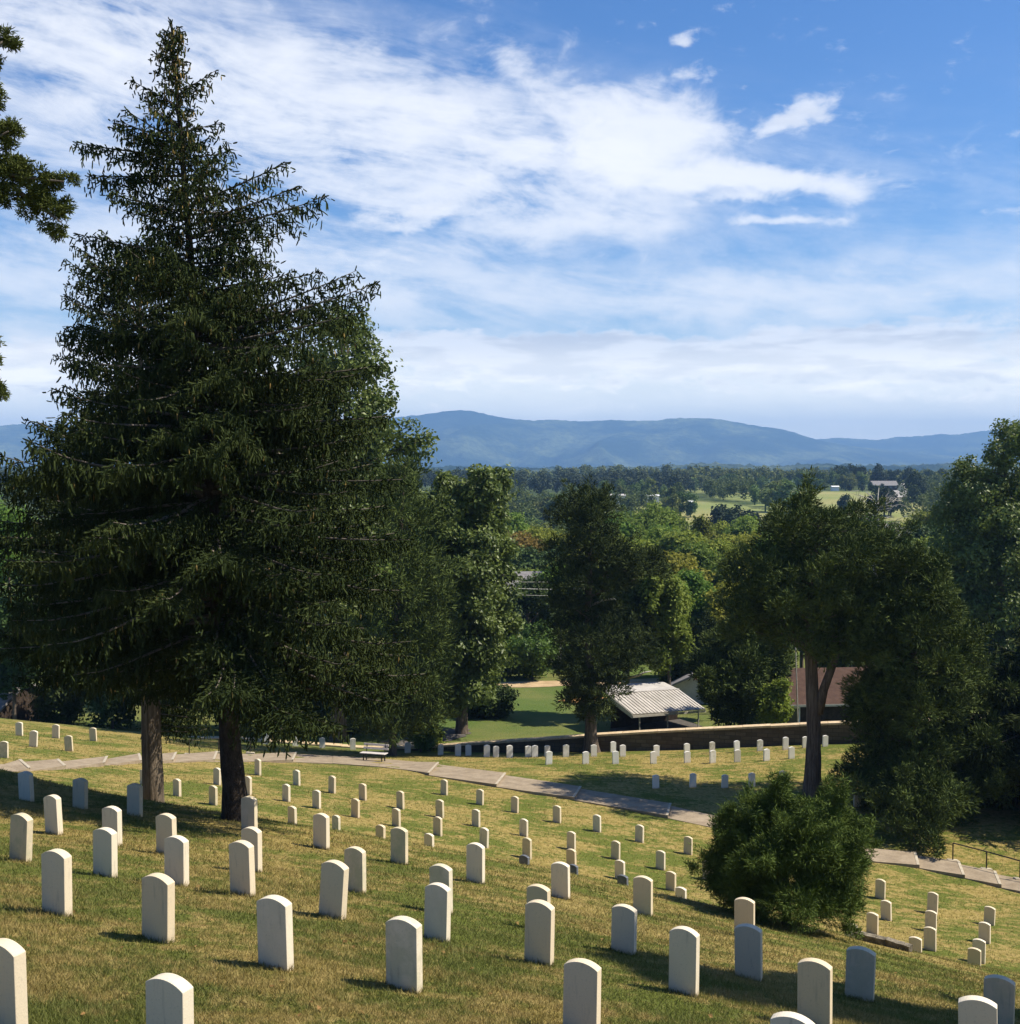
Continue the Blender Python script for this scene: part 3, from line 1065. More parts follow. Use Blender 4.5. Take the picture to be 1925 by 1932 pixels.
GV = np.vstack([GV, [[0, 0, float(ground(0.0, 0.0))]]])
T = np.stack([np.arange(na), (np.arange(na) + 1) % na, np.full(na, nr * na)], -1)[:, ::-1]
yy = GV[:, 1]
beyond = sstep((yy - 68.5) / 3.0)
field = sstep((np.hypot(GV[:, 0], GV[:, 1]) - 240) / 120.0)
meadow = np.zeros(len(GV))
for mx_, md_, rx_, rd_ in ((172, 625, 58, 95), (76, 500, 36, 100), (140, 840, 16, 60), (8, 590, 12, 40), (166, 480, 24, 42), (150, 520, 60, 30), (48, 430, 14, 50)):
    e_ = ((GV[:, 0] - mx_) / rx_) ** 2 + ((GV[:, 1] - md_) / rd_) ** 2
    meadow = np.maximum(meadow, sstep((1.25 - e_) / 0.4))
gr = link("ground", mesh_np("ground", GV, [Q[:, ::-1], T[:, ::-1]], M['ground'], smooth=True, extra={'beyond': beyond, 'field': field, 'meadow': meadow}))
tag(gr, kind='structure')

# ------------------------------------------------------------------ concrete path with shallow steps
UP = [(-70, 1444), (11, 1441.7), (42, 1437.7), (114, 1436.8), (206, 1431), (266, 1425.5), (336, 1423), (413, 1421), (477, 1422), (562, 1421.8), (629, 1425), (720, 1431), (786, 1436.6), (829, 1441.6), (955, 1462), (1097, 1488),
      (1266, 1519.6), (1350, 1539), (1500, 1570), (1631, 1599), (1726, 1612.8), (1808, 1629.8), (1876, 1648.5), (1955, 1668), (2040, 1690)]
LO = [(-60, 1459), (40, 1455), (61, 1454), (128, 1449.6), (200, 1443.5), (270, 1438.5), (329, 1437.6), (407, 1436.6), (470, 1436.3), (555, 1437), (629, 1439.7), (716, 1446), (770, 1452), (810.5, 1462), (937.6, 1484), (1083.4, 1508.4),
      (1259.7, 1543), (1350, 1562), (1503, 1594), (1636, 1624), (1732.7, 1636.6), (1818, 1656), (1886.7, 1674), (1968, 1694), (2056, 1716)]
STEP = {2, 3, 4, 5, 6, 7, 9, 13, 14, 15, 16, 20, 21, 22, 23}
pu = [hit(x, y, 38) for x, y in UP]
plo = [hit(x, y, 36) for x, y in LO]
PATH_QUADS = []
mb = MB(); eb = MB()
for k in range(len(pu) - 1):
    a, b, c, d = pu[k], pu[k + 1], plo[k + 1], plo[k]
    PATH_QUADS.append((a, b, c, d))
    za = 0.035
    zb = 0.15 if (k + 1) in STEP else 0.035
    if k in STEP: za = 0.03
    nn = 3
    for s in range(nn):
        t0, t1 = s / nn, (s + 1) / nn
        q = []
        for tt, (e0, e1) in ((t0, (a, b)), (t1, (a, b)), (t1, (d, c)), (t0, (d, c))):
            p = e0 + (e1 - e0) * tt
            q.append((p, za + (zb - za) * tt))
        # q: upper-left, upper-right, lower-right, lower-left
        top = [p + np.array([0, 0, h]) for p, h in q]
        bot = [p - np.array([0, 0, 0.25]) for p, h in q]
        gap = (top[1] - top[0]) * 0.006
        if s == nn - 1: top[1] = top[1] - gap * 2; top[2] = top[2] - gap * 2
        mb.hexa([bot[3], bot[2], bot[1], bot[0], top[3], top[2], top[1], top[0]])
    if (k + 1) in STEP:
        # pale worn lip along the step
        p0 = b + np.array([0, 0, zb + 0.004]); p1 = c + np.array([0, 0, zb + 0.004])
        dr = (a - b) / np.linalg.norm(a - b)
        eb.box((p0 + p1) / 2 + dr * 0.055, np.linalg.norm(p1 - p0), 0.11, 0.012, p1 - p0)
path_o = tag(mb.build("path", M['concrete']), kind='structure')
lip = eb.build("step_edges", M['concrete_edge'], path_o)

# ------------------------------------------------------------------ cemetery wall
WT = [(330, 1388, 73.5), (450, 1390, 73.5), (560, 1398, 73.2), (690, 1407, 72.8), (780, 1406.5, 72.5), (940, 1396, 71.5), (1110, 1384, 70.4), (1240, 1376, 69.6), (1400, 1368.5, 68.6), (1560, 1361, 67.6), (1700, 1357, 66.8), (1850, 1353, 66), (2050, 1349, 65)]
wt = [P(x, y, d) for x, y, d in WT]
wall = thing("stone_wall", "long low brown stone wall with pale coping along the far edge of the cemetery", "wall", (wt[5][0], wt[5][1], wt[5][2] - 1.4))
org = np.array(wall.location)
wb = MB(); cb = MB()
for k in range(len(wt) - 1):
    a, b = wt[k], wt[k + 1]
    n_ = max(1, int(np.linalg.norm(b - a) / 1.5))
    for s in range(n_):
        p = a + (b - a) * s / n_; q = a + (b - a) * (s + 1) / n_
        nrm = np.array([(q - p)[1], -(q - p)[0], 0]); nrm /= np.linalg.norm(nrm)
        if nrm[1] > 0: nrm = -nrm
        zl = min(ground(p[0], p[1]), ground(q[0], q[1])) - 0.8
        lo = lambda v, o_: np.array([v[0] + nrm[0] * o_, v[1] + nrm[1] * o_, min(zl, v[2] - 1.6)])
        hi = lambda v, o_, dz: np.array([v[0] + nrm[0] * o_, v[1] + nrm[1] * o_, v[2] + dz])
        wb.hexa([lo(p, .2), lo(q, .2), lo(q, -.2), lo(p, -.2), hi(p, .2, -.12), hi(q, .2, -.12), hi(q, -.2, -.12), hi(p, -.2, -.12)])
        jit = rng.uniform(-0.012, 0.012)
        e = (q - p) * 0.004
        cb.hexa([hi(p + e, .27, -.117 + jit), hi(q - e, .27, -.117 + jit), hi(q - e, -.27, -.117 + jit), hi(p + e, -.27, -.117 + jit),
                 hi(p + e, .27, jit), hi(q - e, .27, jit), hi(q - e, -.27, jit), hi(p + e, -.27, jit)])
wb.build("wall_body", M['wall'], wall, org)
cb.build("coping", M['cap'], wall, org)

# low stone edging along the brow by the juniper
ledge = thing("stone_edging", "low mossy stone edging along the bank right of the juniper", "edging", hit(1660, 1768, 20))
lb = MB()
lp = [P(x, y, 25.0 - 0.1 * k) for k, (x, y) in enumerate([(1612, 1756), (1632, 1761), (1650, 1765), (1668, 1769), (1686, 1775), (1704, 1779), (1716, 1783)])]
for a, b in zip(lp[:-1], lp[1:]):
    c = (a + b) / 2
    lb.box(c - np.array([0, 0, 0.07]), np.linalg.norm(b - a) * 0.97, 0.18, 0.19 + rng.uniform(-.02, .02), b - a)
lb.build("edging_stones", M['rock'], ledge, np.array(ledge.location))

# ------------------------------------------------------------------ headstones
def headstone_mesh(name, mat, W=0.335, H=0.66, Tk=0.102, rise=0.052, bury=0.25):
    bm_v = []
    n = 12
    prof = [(-W / 2, -bury), (W / 2, -bury), (W / 2, H - rise)]
    R0 = (W * W / 4 + rise * rise) / (2 * rise)
    a0 = math.asin(W / 2 / R0)
    for k in range(1, n):
        a = a0 - 2 * a0 * k / n
        prof.append((R0 * math.sin(a), H - R0 + R0 * math.cos(a)))
    prof.append((-W / 2, H - rise))
    import bmesh
    bm = bmesh.new()
    f_ = [bm.verts.new((x, -Tk / 2, z)) for x, z in prof]
    k_ = [bm.verts.new((x, Tk / 2, z)) for x, z in prof]
    bm.faces.new(f_)
    bm.faces.new(k_[::-1])
    for a in range(len(prof)):
        b = (a + 1) % len(prof)
        bm.faces.new((f_[b], f_[a], k_[a], k_[b]))
    bmesh.ops.recalc_face_normals(bm, faces=bm.faces[:])
    ed = [e for e in bm.edges if (len(e.link_faces) == 2 and e.calc_face_angle(0) > 0.6 and max(v.co.z for v in e.verts) > 0)]
    bmesh.ops.bevel(bm, geom=ed, offset=0.006, segments=2, affect='EDGES', profile=0.6)
    me = bpy.data.meshes.new(name)
    bm.to_mesh(me); bm.free()
    me.materials.append(mat)
    return me


HS = headstone_mesh("headstone", M['marble'])
HS_WHITE = headstone_mesh("white_headstone", M['white_marble'])
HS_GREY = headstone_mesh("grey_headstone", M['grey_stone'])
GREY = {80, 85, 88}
ROLL = {11: 4, 10: -4.5, 22: 4, 2: 3.5, 4: -3.5, 17: 2, 77: 3, 108: 1.5, 5: -2.5, 21: -1, 23: 1.2, 38: 0, 57: -1, 97: 0.6}
FACING = {1: 9, 2: 5, 3: 6, 4: 4, 5: 6, 6: 3, 10: 32, 7: 27, 8: 27, 9: 26, 25: 37, 26: 35, 27: 36, 28: 40, 30: 37, 31: 34, 34: 32, 36: 38, 37: 36,
          106: 27, 108: 27, 109: 30, 110: 24, 105: 26, 101: 27, 107: 30, 104: 32, 112: 34, 113: 33, 114: 38, 115: 40, 116: 34, 117: 35, 118: 36, 119: 38, 120: 40, 121: 41, 122: 38, 123: 34}
WALLSIDE = {38, 39, 40, 41, 42, 126, 127, 128, 129, 130} | set(range(43, 64)) - {64} | set(range(131, 145))
WALLSIDE -= {60 + 100}
stone_pos = {}
hs_rng = np.random.default_rng(5)
stone_objs = {}
for i, (x0, x1, y0, y1, fl) in ST.items():
    xc = (x0 + x1) / 2
    H = 0.66
    if fl == 's':
        # foot hidden behind the brow: stand where the top sight line clears the lower lawn by a stone's height
        a, b = ray(xc, y0)
        brow = float(np.interp(a * 26, bpt[:, 0], bpt[:, 1]))
        dd = np.arange(brow + 1.2, 60, 0.05)
        e = np.abs(b * dd - 0.64 - ground(a * dd, dd))
        near = dd < brow + 16
        d = float(dd[near][np.argmin(e[near])])
        base = np.array([a * d, d, float(ground(a * d, d))])
        ks = float(np.clip((b * d - base[2]) / H, 0.7, 1.25))
    elif i in WALL_ROW or i in (137, 139, 143, 144, 38, 39, 40, 41, 42):
        a, b = ray(xc, y0)
        dd = np.arange(57, 71.5, 0.05)
        e = np.abs(b * dd - 0.66 - ground(a * dd, dd))
        d = float(dd[np.argmin(e)])
        base = np.array([a * d, d, float(ground(a * d, d))])
        ks = float(np.clip((b * d - base[2]) / H, 0.8, 1.12))
    elif i == 145:
        base = hit(xc, y1, 20); ks = 1.0
        base = P(xc, y1 - 6, 31.5); base[2] = float(ground(base[0], base[1]))
    else:
        lo = 4.0
        d_est = 0.69 * F / (y1 - y0)
        if d_est > 31: lo = 29.5
        base = hit(xc, y1 - 0.02 * (y1 - y0), lo)
        a, b = ray(xc, y0)
        ks = float(np.clip((b * base[1] - base[2]) / H, 0.80, 1.22))
    d = base[1]
    if i in FACING: al = FACING[i]
    elif i in WALLSIDE: al = -17 + hs_rng.uniform(-5, 5)
    elif d < 24: al = 28 + hs_rng.uniform(-1.5, 1.5)
    else: al = 38 + hs_rng.uniform(-2, 2)
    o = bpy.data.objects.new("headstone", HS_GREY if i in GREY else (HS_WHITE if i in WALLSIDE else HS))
    COL.objects.link(o)
    o.location = tuple(base)
    roll = ROLL.get(i, hs_rng.normal() * 0.8)
    ww = float(np.clip(((x1 - x0) / F * d) / (0.335 * abs(math.cos(RAD(al) - math.atan2(base[0], d))) + 0.102 * abs(math.sin(RAD(al) - math.atan2(base[0], d)))), 0.9, 1.1))
    ww = 1 + (ww - 1) * 0.7
    o.rotation_euler = (RAD(hs_rng.normal() * 0.8), RAD(roll), RAD(-al))
    o.scale = (ww, ww, ks)
    stone_pos[i] = base
    stone_objs[i] = o

# ---- what each headstone is called
ORD = ["first", "second", "third", "fourth", "fifth", "sixth", "seventh", "eighth", "ninth", "tenth", "eleventh", "twelfth", "thirteenth", "fourteenth", "fifteenth", "sixteenth", "seventeenth", "eighteenth", "nineteenth", "twentieth"]
OWN = {
    23: "big pale headstone cut off by the left edge at the bottom corner",
    24: "large cream headstone whose foot is cut off, bottom left of the photo",
    103: "large cream headstone cut off at the bottom edge, right of centre",
    111: "headstone at the bottom edge with only its curved white top showing",
    110: "cream headstone top at the bottom right, just before the shaded grey headstone",
    107: "tall sunlit headstone with white top in front of the shaded grass, lower right",
    109: "bluish headstone in shade at the lower right edge, behind a cream one",
    108: "large bluish headstone standing alone in the tree shade, lower right",
    106: "bluish headstone in shade directly before a sunlit headstone, left of the juniper",
    105: "sunlit headstone just left of the juniper's foot, behind a bluish one",
    104: "large cream headstone with dark specks right of centre near the bottom",
    100: "large cream headstone with greenish stains, alone near the bottom centre",
    99: "large pinkish grey headstone overlapping a lower one behind it, bottom centre",
    98: "headstone mostly hidden behind the large pinkish grey headstone",
    97: "yellowish headstone overlapping a paler one behind it, near the bottom centre",
    96: "pale headstone half hidden behind the yellowish headstone near the centre",
    102: "grey headstone in thin shade between two sunlit headstones, right of centre",
    101: "sunlit headstone with dark streak, left of the juniper shadow's end",
    90: "greenish headstone covering a low dark grey marker behind it",
    94: "greenish white headstone standing clear on the slope in mid picture",
    95: "pale headstone with a grey blotch, half behind a leaning one",
    22: "headstone leaning to the right, in front of the blotched pale one",
    21: "large headstone with dark vertical streaks, lower left, clear of all others",
    17: "large headstone tilted slightly right beside its long shadow, lower left",
    16: "large plain headstone at the far lower left below two smaller ones",
    18: "headstone with a crack across its foot, overlapping one behind it",
    19: "headstone half hidden behind the cracked one, below the big trunk's shade",
    20: "half shaded headstone right in front of the dark spruce trunk",
    15: "plain headstone overlapping the left one behind it, left of the cracked headstone",
    14: "headstone partly hidden behind another, below the pale spruce trunk",
    13: "headstone overlapping another to its upper right, at the left of the photo",
    12: "headstone partly hidden behind another, between the leaning ones and the shade",
    11: "headstone leaning right by the left edge of the photo",
    10: "cream headstone leaning left, before the shade at the left",
    7: "dark bluish headstone in deep shade, leftmost of the three under the spruces",
    8: "dark bluish headstone in deep shade, middle of the three under the spruces",
    9: "dark headstone with a lit lower edge beside the pale spruce trunk",
    34: "tall headstone alone right of the spruce's shade patch",
    76: "tall headstone with faint veins beside a low headstone, above centre of the slope",
    126: "headstone dappled with leaf shadows under the big right-hand cedar",
    145: "shaded headstone half hidden behind the lower left of the juniper",
    92: "shaded headstone left of the juniper with a low marker before it",
    93: "low rounded headstone in shade just left of the juniper",
    80: "low dark grey marker in front of a sunlit headstone, farthest left of its kind",
    85: "low dark grey marker half hidden behind a greenish headstone",
    88: "low dark grey marker directly before a narrow headstone, near the juniper",
    36: "headstone almost hidden behind the dark spruce trunk, a bright sliver showing",
    37: "headstone almost hidden behind the pale spruce trunk, left side showing",
    143: "headstone half hidden behind the forked cedar's trunk, left side",
    144: "bluish headstone just right of the forked cedar's trunk by the wall",
    63: "white headstone, leftmost of the loose row above the concrete path",
    123: "low headstone with bright top beside the stone edging at the juniper",
    116: "low headstone at the right end of the stone edging",
    112: "low headstone overlapping a taller one, lowest of the far right column",
    42: "white headstone just right of the white slat bench",
    40: "headstone with a dark leaf shadow, left of the bench under hanging boughs",
    41: "headstone half veiled by hanging spruce twigs, next to the bench",
    38: "bluish white headstone under the spruce boughs, farthest left by the wall",
    39: "headstone with twig shadows under the boughs between two others by the wall",
    33: "low headstone, leftmost of the half sunk ones along the bank, near the spruce",
    35: "low headstone peeping out behind a tall one along the bank",
    74: "low headstone just left of the tall veined headstone along the bank",
    75: "low headstone right of the tall veined headstone along the bank",
}
ROWS = [
    ([1, 2, 3, 4, 5, 6], "small group on the far left lawn"),
    ([38, 39, 40, 41, 42, 43, 45, 47, 49, 51, 56, 59, 62, 131, 134, 141, 143, 144], "row nearest the stone wall"),
    ([44, 46, 48, 50, 53, 55, 58, 61, 132, 135, 137, 139], "second row from the wall"),
    ([52, 54, 57, 60, 133, 136, 138, 140, 142], "third row from the wall"),
    ([127, 128, 129, 130], "loose row above the juniper"),
    ([68, 69, 71, 81, 82, 89, 124], "row just below the concrete path"),
    ([28, 30, 32, 64, 65, 67, 70, 78, 83, 86, 91, 125], "second row below the concrete path"),
    ([25, 26, 27, 36, 29, 31, 66, 72, 73, 77, 79, 84, 87, 92, 145], "third row below the concrete path"),
    ([121, 119, 115], "upper row right of the juniper"),
    ([120, 118, 114], "middle row right of the juniper"),
    ([122, 117, 113], "lower row right of the juniper"),
]
LOOK = {}
for ids, where in ROWS:
    ids = sorted(ids, key=lambda k: ST[k][0])
    for n_, k in enumerate(ids):
        adj = "bluish shaded" if k in (43, 45, 47, 49, 137, 139, 141, 130) else ("white" if k in WALLSIDE else "pale")
        LOOK[k] = "%s headstone, %s from the left in the %s" % (adj, ORD[n_], where)
for k, o in stone_objs.items():
    g_ = "headstones by the stone wall" if k in WALLSIDE else ("headstones on the near slope" if stone_pos[k][1] < 28 else "headstones below the concrete path")
    if k in (1, 2, 3, 4, 5, 6): g_ = "headstones on the far left lawn"
    tag(o, OWN.get(k) or LOOK.get(k), "headstone", g_)

# ------------------------------------------------------------------ bench
bp = hit(707, 1434, 44)
bench = thing("park_bench", "white slat bench with dark iron legs standing beside the concrete path", "bench", bp)
bdir = hit(733, 1436.5, 44) - hit(682, 1433.5, 44); bdir[2] *= 0.7; bdir = bdir / np.linalg.norm(bdir)
bn = np.cross(bdir, (0, 0, 1.0)); bn /= np.linalg.norm(bn)        # towards the camera side
if bn[1] > 0: bn = -bn
upv = np.array([0, 0, 1.0])
Lb = 1.52
se = MB()
for k in range(3):
    se.box(bp + upv * 0.44 + bn * (0.16 - 0.14 * k), Lb, 0.125, 0.035, bdir)
se.build("seat", M['white_wood'], bench, bp)
ba = MB()
for k in range(2):
    ba.box(bp + upv * (0.64 + 0.19 * k) - bn * (0.22 + 0.05 * k), Lb, 0.03, 0.115, bdir, (0, 0, 1))
ba.build("backrest", M['white_wood'], bench, bp)
for s in (-0.56, 0.56):
    lg = MB(); c = bp + bdir * s
    lg.box(c + bn * 0.18 + upv * 0.21, 0.05, 0.05, 0.44, bdir)
    lg.box(c - bn * 0.16 + upv * 0.21, 0.05, 0.05, 0.44, bdir)
    lg.bar(c - bn * 0.16 + upv * 0.35, c - bn * 0.285 + upv * 0.90, 0.026, sides=4)
    lg.box(c + bn * 0.0 + upv * 0.405, 0.40, 0.045, 0.03, bn)
    lg.build("leg", M['iron'], bench, bp)
rl = MB(); rl.bar(bp - bdir * 0.56 + upv * 0.2, bp + bdir * 0.56 + upv * 0.2, 0.016); rl.build("stretcher", M['iron'], bench, bp)

# ------------------------------------------------------------------ handrails
def handrail(pts, hgt, label, r=0.027):
    b0 = pts[0]
    root = thing("handrail", label, "handrail", b0)
    tops = []
    for p in pts:
        ft = MB(); ft.box(p + upv * 0.03, 0.46, 0.2, 0.14, (1, 0.1, -0.12)); ft.build("footing", M['concrete_edge'], root, b0)
        q = p + upv * hgt
        po = MB(); po.bar(p, q, r); po.build("post", M['iron'], root, b0)
        tops.append(q)
    rb = MB()
    for a, b in zip(tops[:-1], tops[1:]): rb.bar(a, b, r)
    rb.build("rail", M['iron'], root, b0)
    return root


hr = [hit(x, y, 38) for x, y in ((1794.8, 1624), (1858, 1640.5), (1921, 1659), (1988, 1678), (2060, 1698))]
handrail(hr, 0.80, "thin dark iron handrail beside the concrete steps at the right edge")
hr = [hit(x, y, 38) for x, y in ((359.5, 1424), (415, 1420), (474, 1421))]
handrail(hr, 0.80, "thin dark iron handrail beside the path between the two spruce trunks")

# ------------------------------------------------------------------ roads and yards beyond the wall
def strip(name, pxs, half, mat, lift=0.03):
    c = [hit(x, y, 74) for x, y in pxs]
    # resample
    c = np.array(c); t = np.linspace(0, len(c) - 1, 40); k = np.arange(len(c))
    c = np.stack([np.interp(t, k, c[:, i]) for i in range(3)], -1)
    tg = np.gradient(c, axis=0); tg[:, 2] = 0; tg = unit(tg)
    nr_ = np.stack([-tg[:, 1], tg[:, 0], np.zeros(len(c))], -1)
    rows = []
    hw = half * (1 + 0.12 * np.sin(np.arange(40) * 0.9))
    for s in (-1, -0.33, 0.33, 1):
        p = c + nr_ * (hw * s)[:, None]
        p[:, 2] = ground(p[:, 0], p[:, 1]) + lift
        rows.append(p)
    V = np.stack(rows, 1).reshape(-1, 3)
    Q = []
    for a in range(39):
        for b in range(3):
            Q.append([a * 4 + b, (a + 1) * 4 + b, (a + 1) * 4 + b + 1, a * 4 + b + 1])
    V2 = np.vstack([V]); o = link(name, mesh_np(name, V2, [np.array(Q)[:, ::-1]], mat)); tag(o, kind='structure')
    return o


strip("dirt_road", [(640, 1318), (760, 1306), (868, 1297), (940, 1292), (1065, 1289), (1180, 1286), (1320, 1284)], 2.1, M['dirt'])
strip("driveway", [(742, 1404), (800, 1396), (838, 1390), (852, 1383), (850, 1374)], 1.3, M['asphalt'])
strip("soil_patch", [(1072, 1324), (1090, 1321), (1118, 1318), (1140, 1316)], 1.1, M['soil'])

# ------------------------------------------------------------------ pavilion with ribbed metal roof
pz = -19.4
E0 = P(1193, 1346, 78.0); E1 = P(1330, 1336, 81.2)
R0_ = P(1146, 1307.5, 81.0); R1_ = R0_ + (E1 - E0) * np.array([1, 1, 1]); 
ax = (E1 - E0); Lr = np.linalg.norm(ax); ax = ax / Lr
sl = R0_ - E0
U0 = R0_ + sl * np.array([0.55, 0.9, 0.0]) + np.array([0, 0, 0.02]); 
pav = thing("pavilion", "open dark timber pavilion with ribbed pale metal roof behind the stone wall", "pavilion", (E0[0] + 1, E0[1] + 2, float(ground(E0[0] + 1, E0[1] + 2))))
po_ = np.array(pav.location)
nrm = np.cross(ax, sl); nrm /= np.linalg.norm(nrm)
if nrm[2] < 0: nrm = -nrm
rf = MB()
rf.hexa([E0 - nrm * .06, E1 - nrm * .06, E1 + sl - nrm * .06, R0_ - nrm * .06, E0, E1, E1 + sl, R0_])
k = 0.0
while k < Lr:
    rf.hexa([E0 + ax * (k + q) + nrm * h + sl * s_ for h in (0.002, 0.045) for q, s_ in ((0.0, 0.0), (0.07, 0.0), (0.07, 0.995), (0.0, 0.995))])
    k += 0.31
rf.build("roof", M['sheet'], pav, po_)
ur = MB()
up2 = U0 - R0_
ur.hexa([R0_ - upv * .06, R0_ + ax * Lr - upv * .06, R0_ + ax * Lr + up2 - upv * .06, R0_ + up2 - upv * .06, R0_ + upv * .005, R0_ + ax * Lr + upv * .005, R0_ + ax * Lr + up2 + upv * .03, R0_ + up2 + upv * .03])
ur.box(R0_ + ax * Lr / 2 + upv * 0.03, Lr, 0.16, 0.05, ax)
ur.build("upper_roof", M['roof_pale'], pav, po_)
fb = MB()
fb.hexa([E0 - upv * .30 - ax * 0.05, E0 - upv * .30 - ax * 0.002, R0_ - upv * .42 - ax * 0.002, R0_ - upv * .42 - ax * 0.05, E0 + upv * .0 - ax * 0.05, E0 + upv * .0 - ax * 0.002, R0_ + upv * 0 - ax * 0.002, R0_ - ax * 0.05])
fb.box((E0 + E1) / 2 - upv * 0.16 - sl / np.linalg.norm(sl) * 0.03, Lr, 0.05, 0.16, ax)
fb.build("fascia", M['fascia'], pav, po_)
for f_ in (0.12, 0.5, 0.93):
    pb_ = MB(); p = E0 + ax * Lr * f_ + sl * 0.08
    pb_.bar(np.array([p[0], p[1], float(ground(p[0], p[1])) - 0.1]), p - upv * 0.08, 0.055); pb_.build("post", M['fascia'], pav, po_)
bw_ = MB(); p0 = E0 + sl * 0.96 + ax * 0.2; p1 = E0 + sl * 0.96 + ax * (Lr - .2)
bw_.hexa([np.array([p[0], p[1] + o_, z]) for z in (-20.5, min(p0[2], p1[2]) - .1) for p, o_ in ((p0, 0), (p1, 0), (p1, .12), (p0, .12))])
bw_.build("back_wall", M['dark_timber'], pav, po_)
fl_ = MB(); fl_.box((E0 + E1) / 2 + sl * 0.5 + np.array([0, 0, float(ground(E0[0], E0[1])) - (E0[2] + sl[2] * .5) + 0.05]), Lr - .2, 2.6, 0.12, ax * np.array([1, 1, 0])); fl_.build("floor_slab", M['asphalt'], pav, po_)


# ------------------------------------------------------------------ houses
def house(name, label, c, wid, dep, wall_h, roof_h, yaw, wall_m, roof_m, over=0.4, win=True, chimney=None, gable=False, group=None, base=None, door=True):
    """gabled house; ridge along its own x axis"""
    c = np.array(c, float)
    if base is None: base = float(ground(c[0], c[1]))
    root = thing(name, label, "house", (c[0], c[1], base), group)
    root.rotation_euler = (0, 0, yaw)
    w_, d_ = wid / 2, dep / 2
    mb = MB()
    mb.hexa([(-w_, -d_, -4), (w_, -d_, -4), (w_, d_, -4), (-w_, d_, -4), (-w_, -d_, wall_h), (w_, -d_, wall_h), (w_, d_, wall_h), (-w_, d_, wall_h)])
    for s in (-1, 1):
        x = s * (w_ - 0.06)
        mb.add([(x - .06, -d_, wall_h + .003), (x - .06, d_, wall_h + .003), (x - .06, 0, wall_h + roof_h - .03), (x + .06, -d_, wall_h + .003), (x + .06, d_, wall_h + .003), (x + .06, 0, wall_h + roof_h - .03)],
               [[0, 1, 4, 3], [1, 2, 5, 4], [2, 0, 3, 5]], [[0, 2, 1], [3, 4, 5]])
    mb.build("wall", wall_m, root)
    rb = MB(); W2 = w_ + over; k = roof_h / d_; dz = over * k
    for s in (-1, 1):
        rb.hexa([(-W2, s * (d_ + over), wall_h - dz), (W2, s * (d_ + over), wall_h - dz), (W2, s * 0.004, wall_h + roof_h), (-W2, s * 0.004, wall_h + roof_h),
                 (-W2, s * (d_ + over), wall_h - dz + .16), (W2, s * (d_ + over), wall_h - dz + .16), (W2, s * 0.004, wall_h + roof_h + .17), (-W2, s * 0.004, wall_h + roof_h + .17)])
    roof = rb.build("roof", roof_m, root)
    tb = MB()
    tb.box((0, -(d_ + over + .03), wall_h - dz + .06), 2 * W2, 0.05, 0.16); tb.build("fascia", M['fascia'], root)
    if win:
        n_ = max(2, int(wid / 3))
        for q in range(n_):
            x = -w_ + wid * (q + 0.5) / n_
            if door and q == n_ // 2:
                db = MB(); db.box((x, -d_ - .02, 1.0), 0.95, 0.06, 2.05); db.build("door", M['dark_timber'], root); continue
            fb_ = MB(); fb_.box((x, -d_ - .015, wall_h * 0.55), 1.15, 0.06, 1.3); f__ = fb_.build("window", M['white_paint'], root)
            gb = MB(); gb.box((x, -d_ - .05, wall_h * 0.55), 0.95, 0.02, 1.1); gb.build("pane", M['glass'], f__)
    if chimney:
        ch = MB(); ch.box((chimney, 0.6, wall_h + roof_h + 0.3), 0.9, 0.7, 1.8); ch.build("chimney", M['roof_red'], roof)
    return root


hp = P(1556, 1322, 84.0)
house("house", "low house with a brown shingle roof behind the forked cedar", (hp[0] + 0.4, 88.2, 0), 9.5, 7.6, 2.1, 1.75, RAD(5), M['dark_timber'], M['roof_red'], base=-20.0)
hp = P(1322, 1300, 97)
house("house", "small grey gabled house half hidden just behind the metal roofed pavilion", (hp[0] + 0.5, 97, 0), 4.2, 6.0, 2.3, 1.5, RAD(75), M['siding'], M['roof_grey'], base=-21.3)
hp = P(-10, 1360, 84)
house("house", "grey roofed building at the left edge below the dark trees", (hp[0] - 2.2, 86, 0), 8.5, 6.0, 2.2, 1.5, RAD(-14), M['dark_timber'], M['roof_grey'], base=-20.2)
hp = P(985, 1112, 128)
house("house", "dark roofed house among trees behind the overhead cables", (hp[0], 130, 0), 8, 7, 3.4, 2.4, RAD(8), M['siding'], M['roof_grey'], base=float(P(985, 1122, 128)[2]) - 3.5)
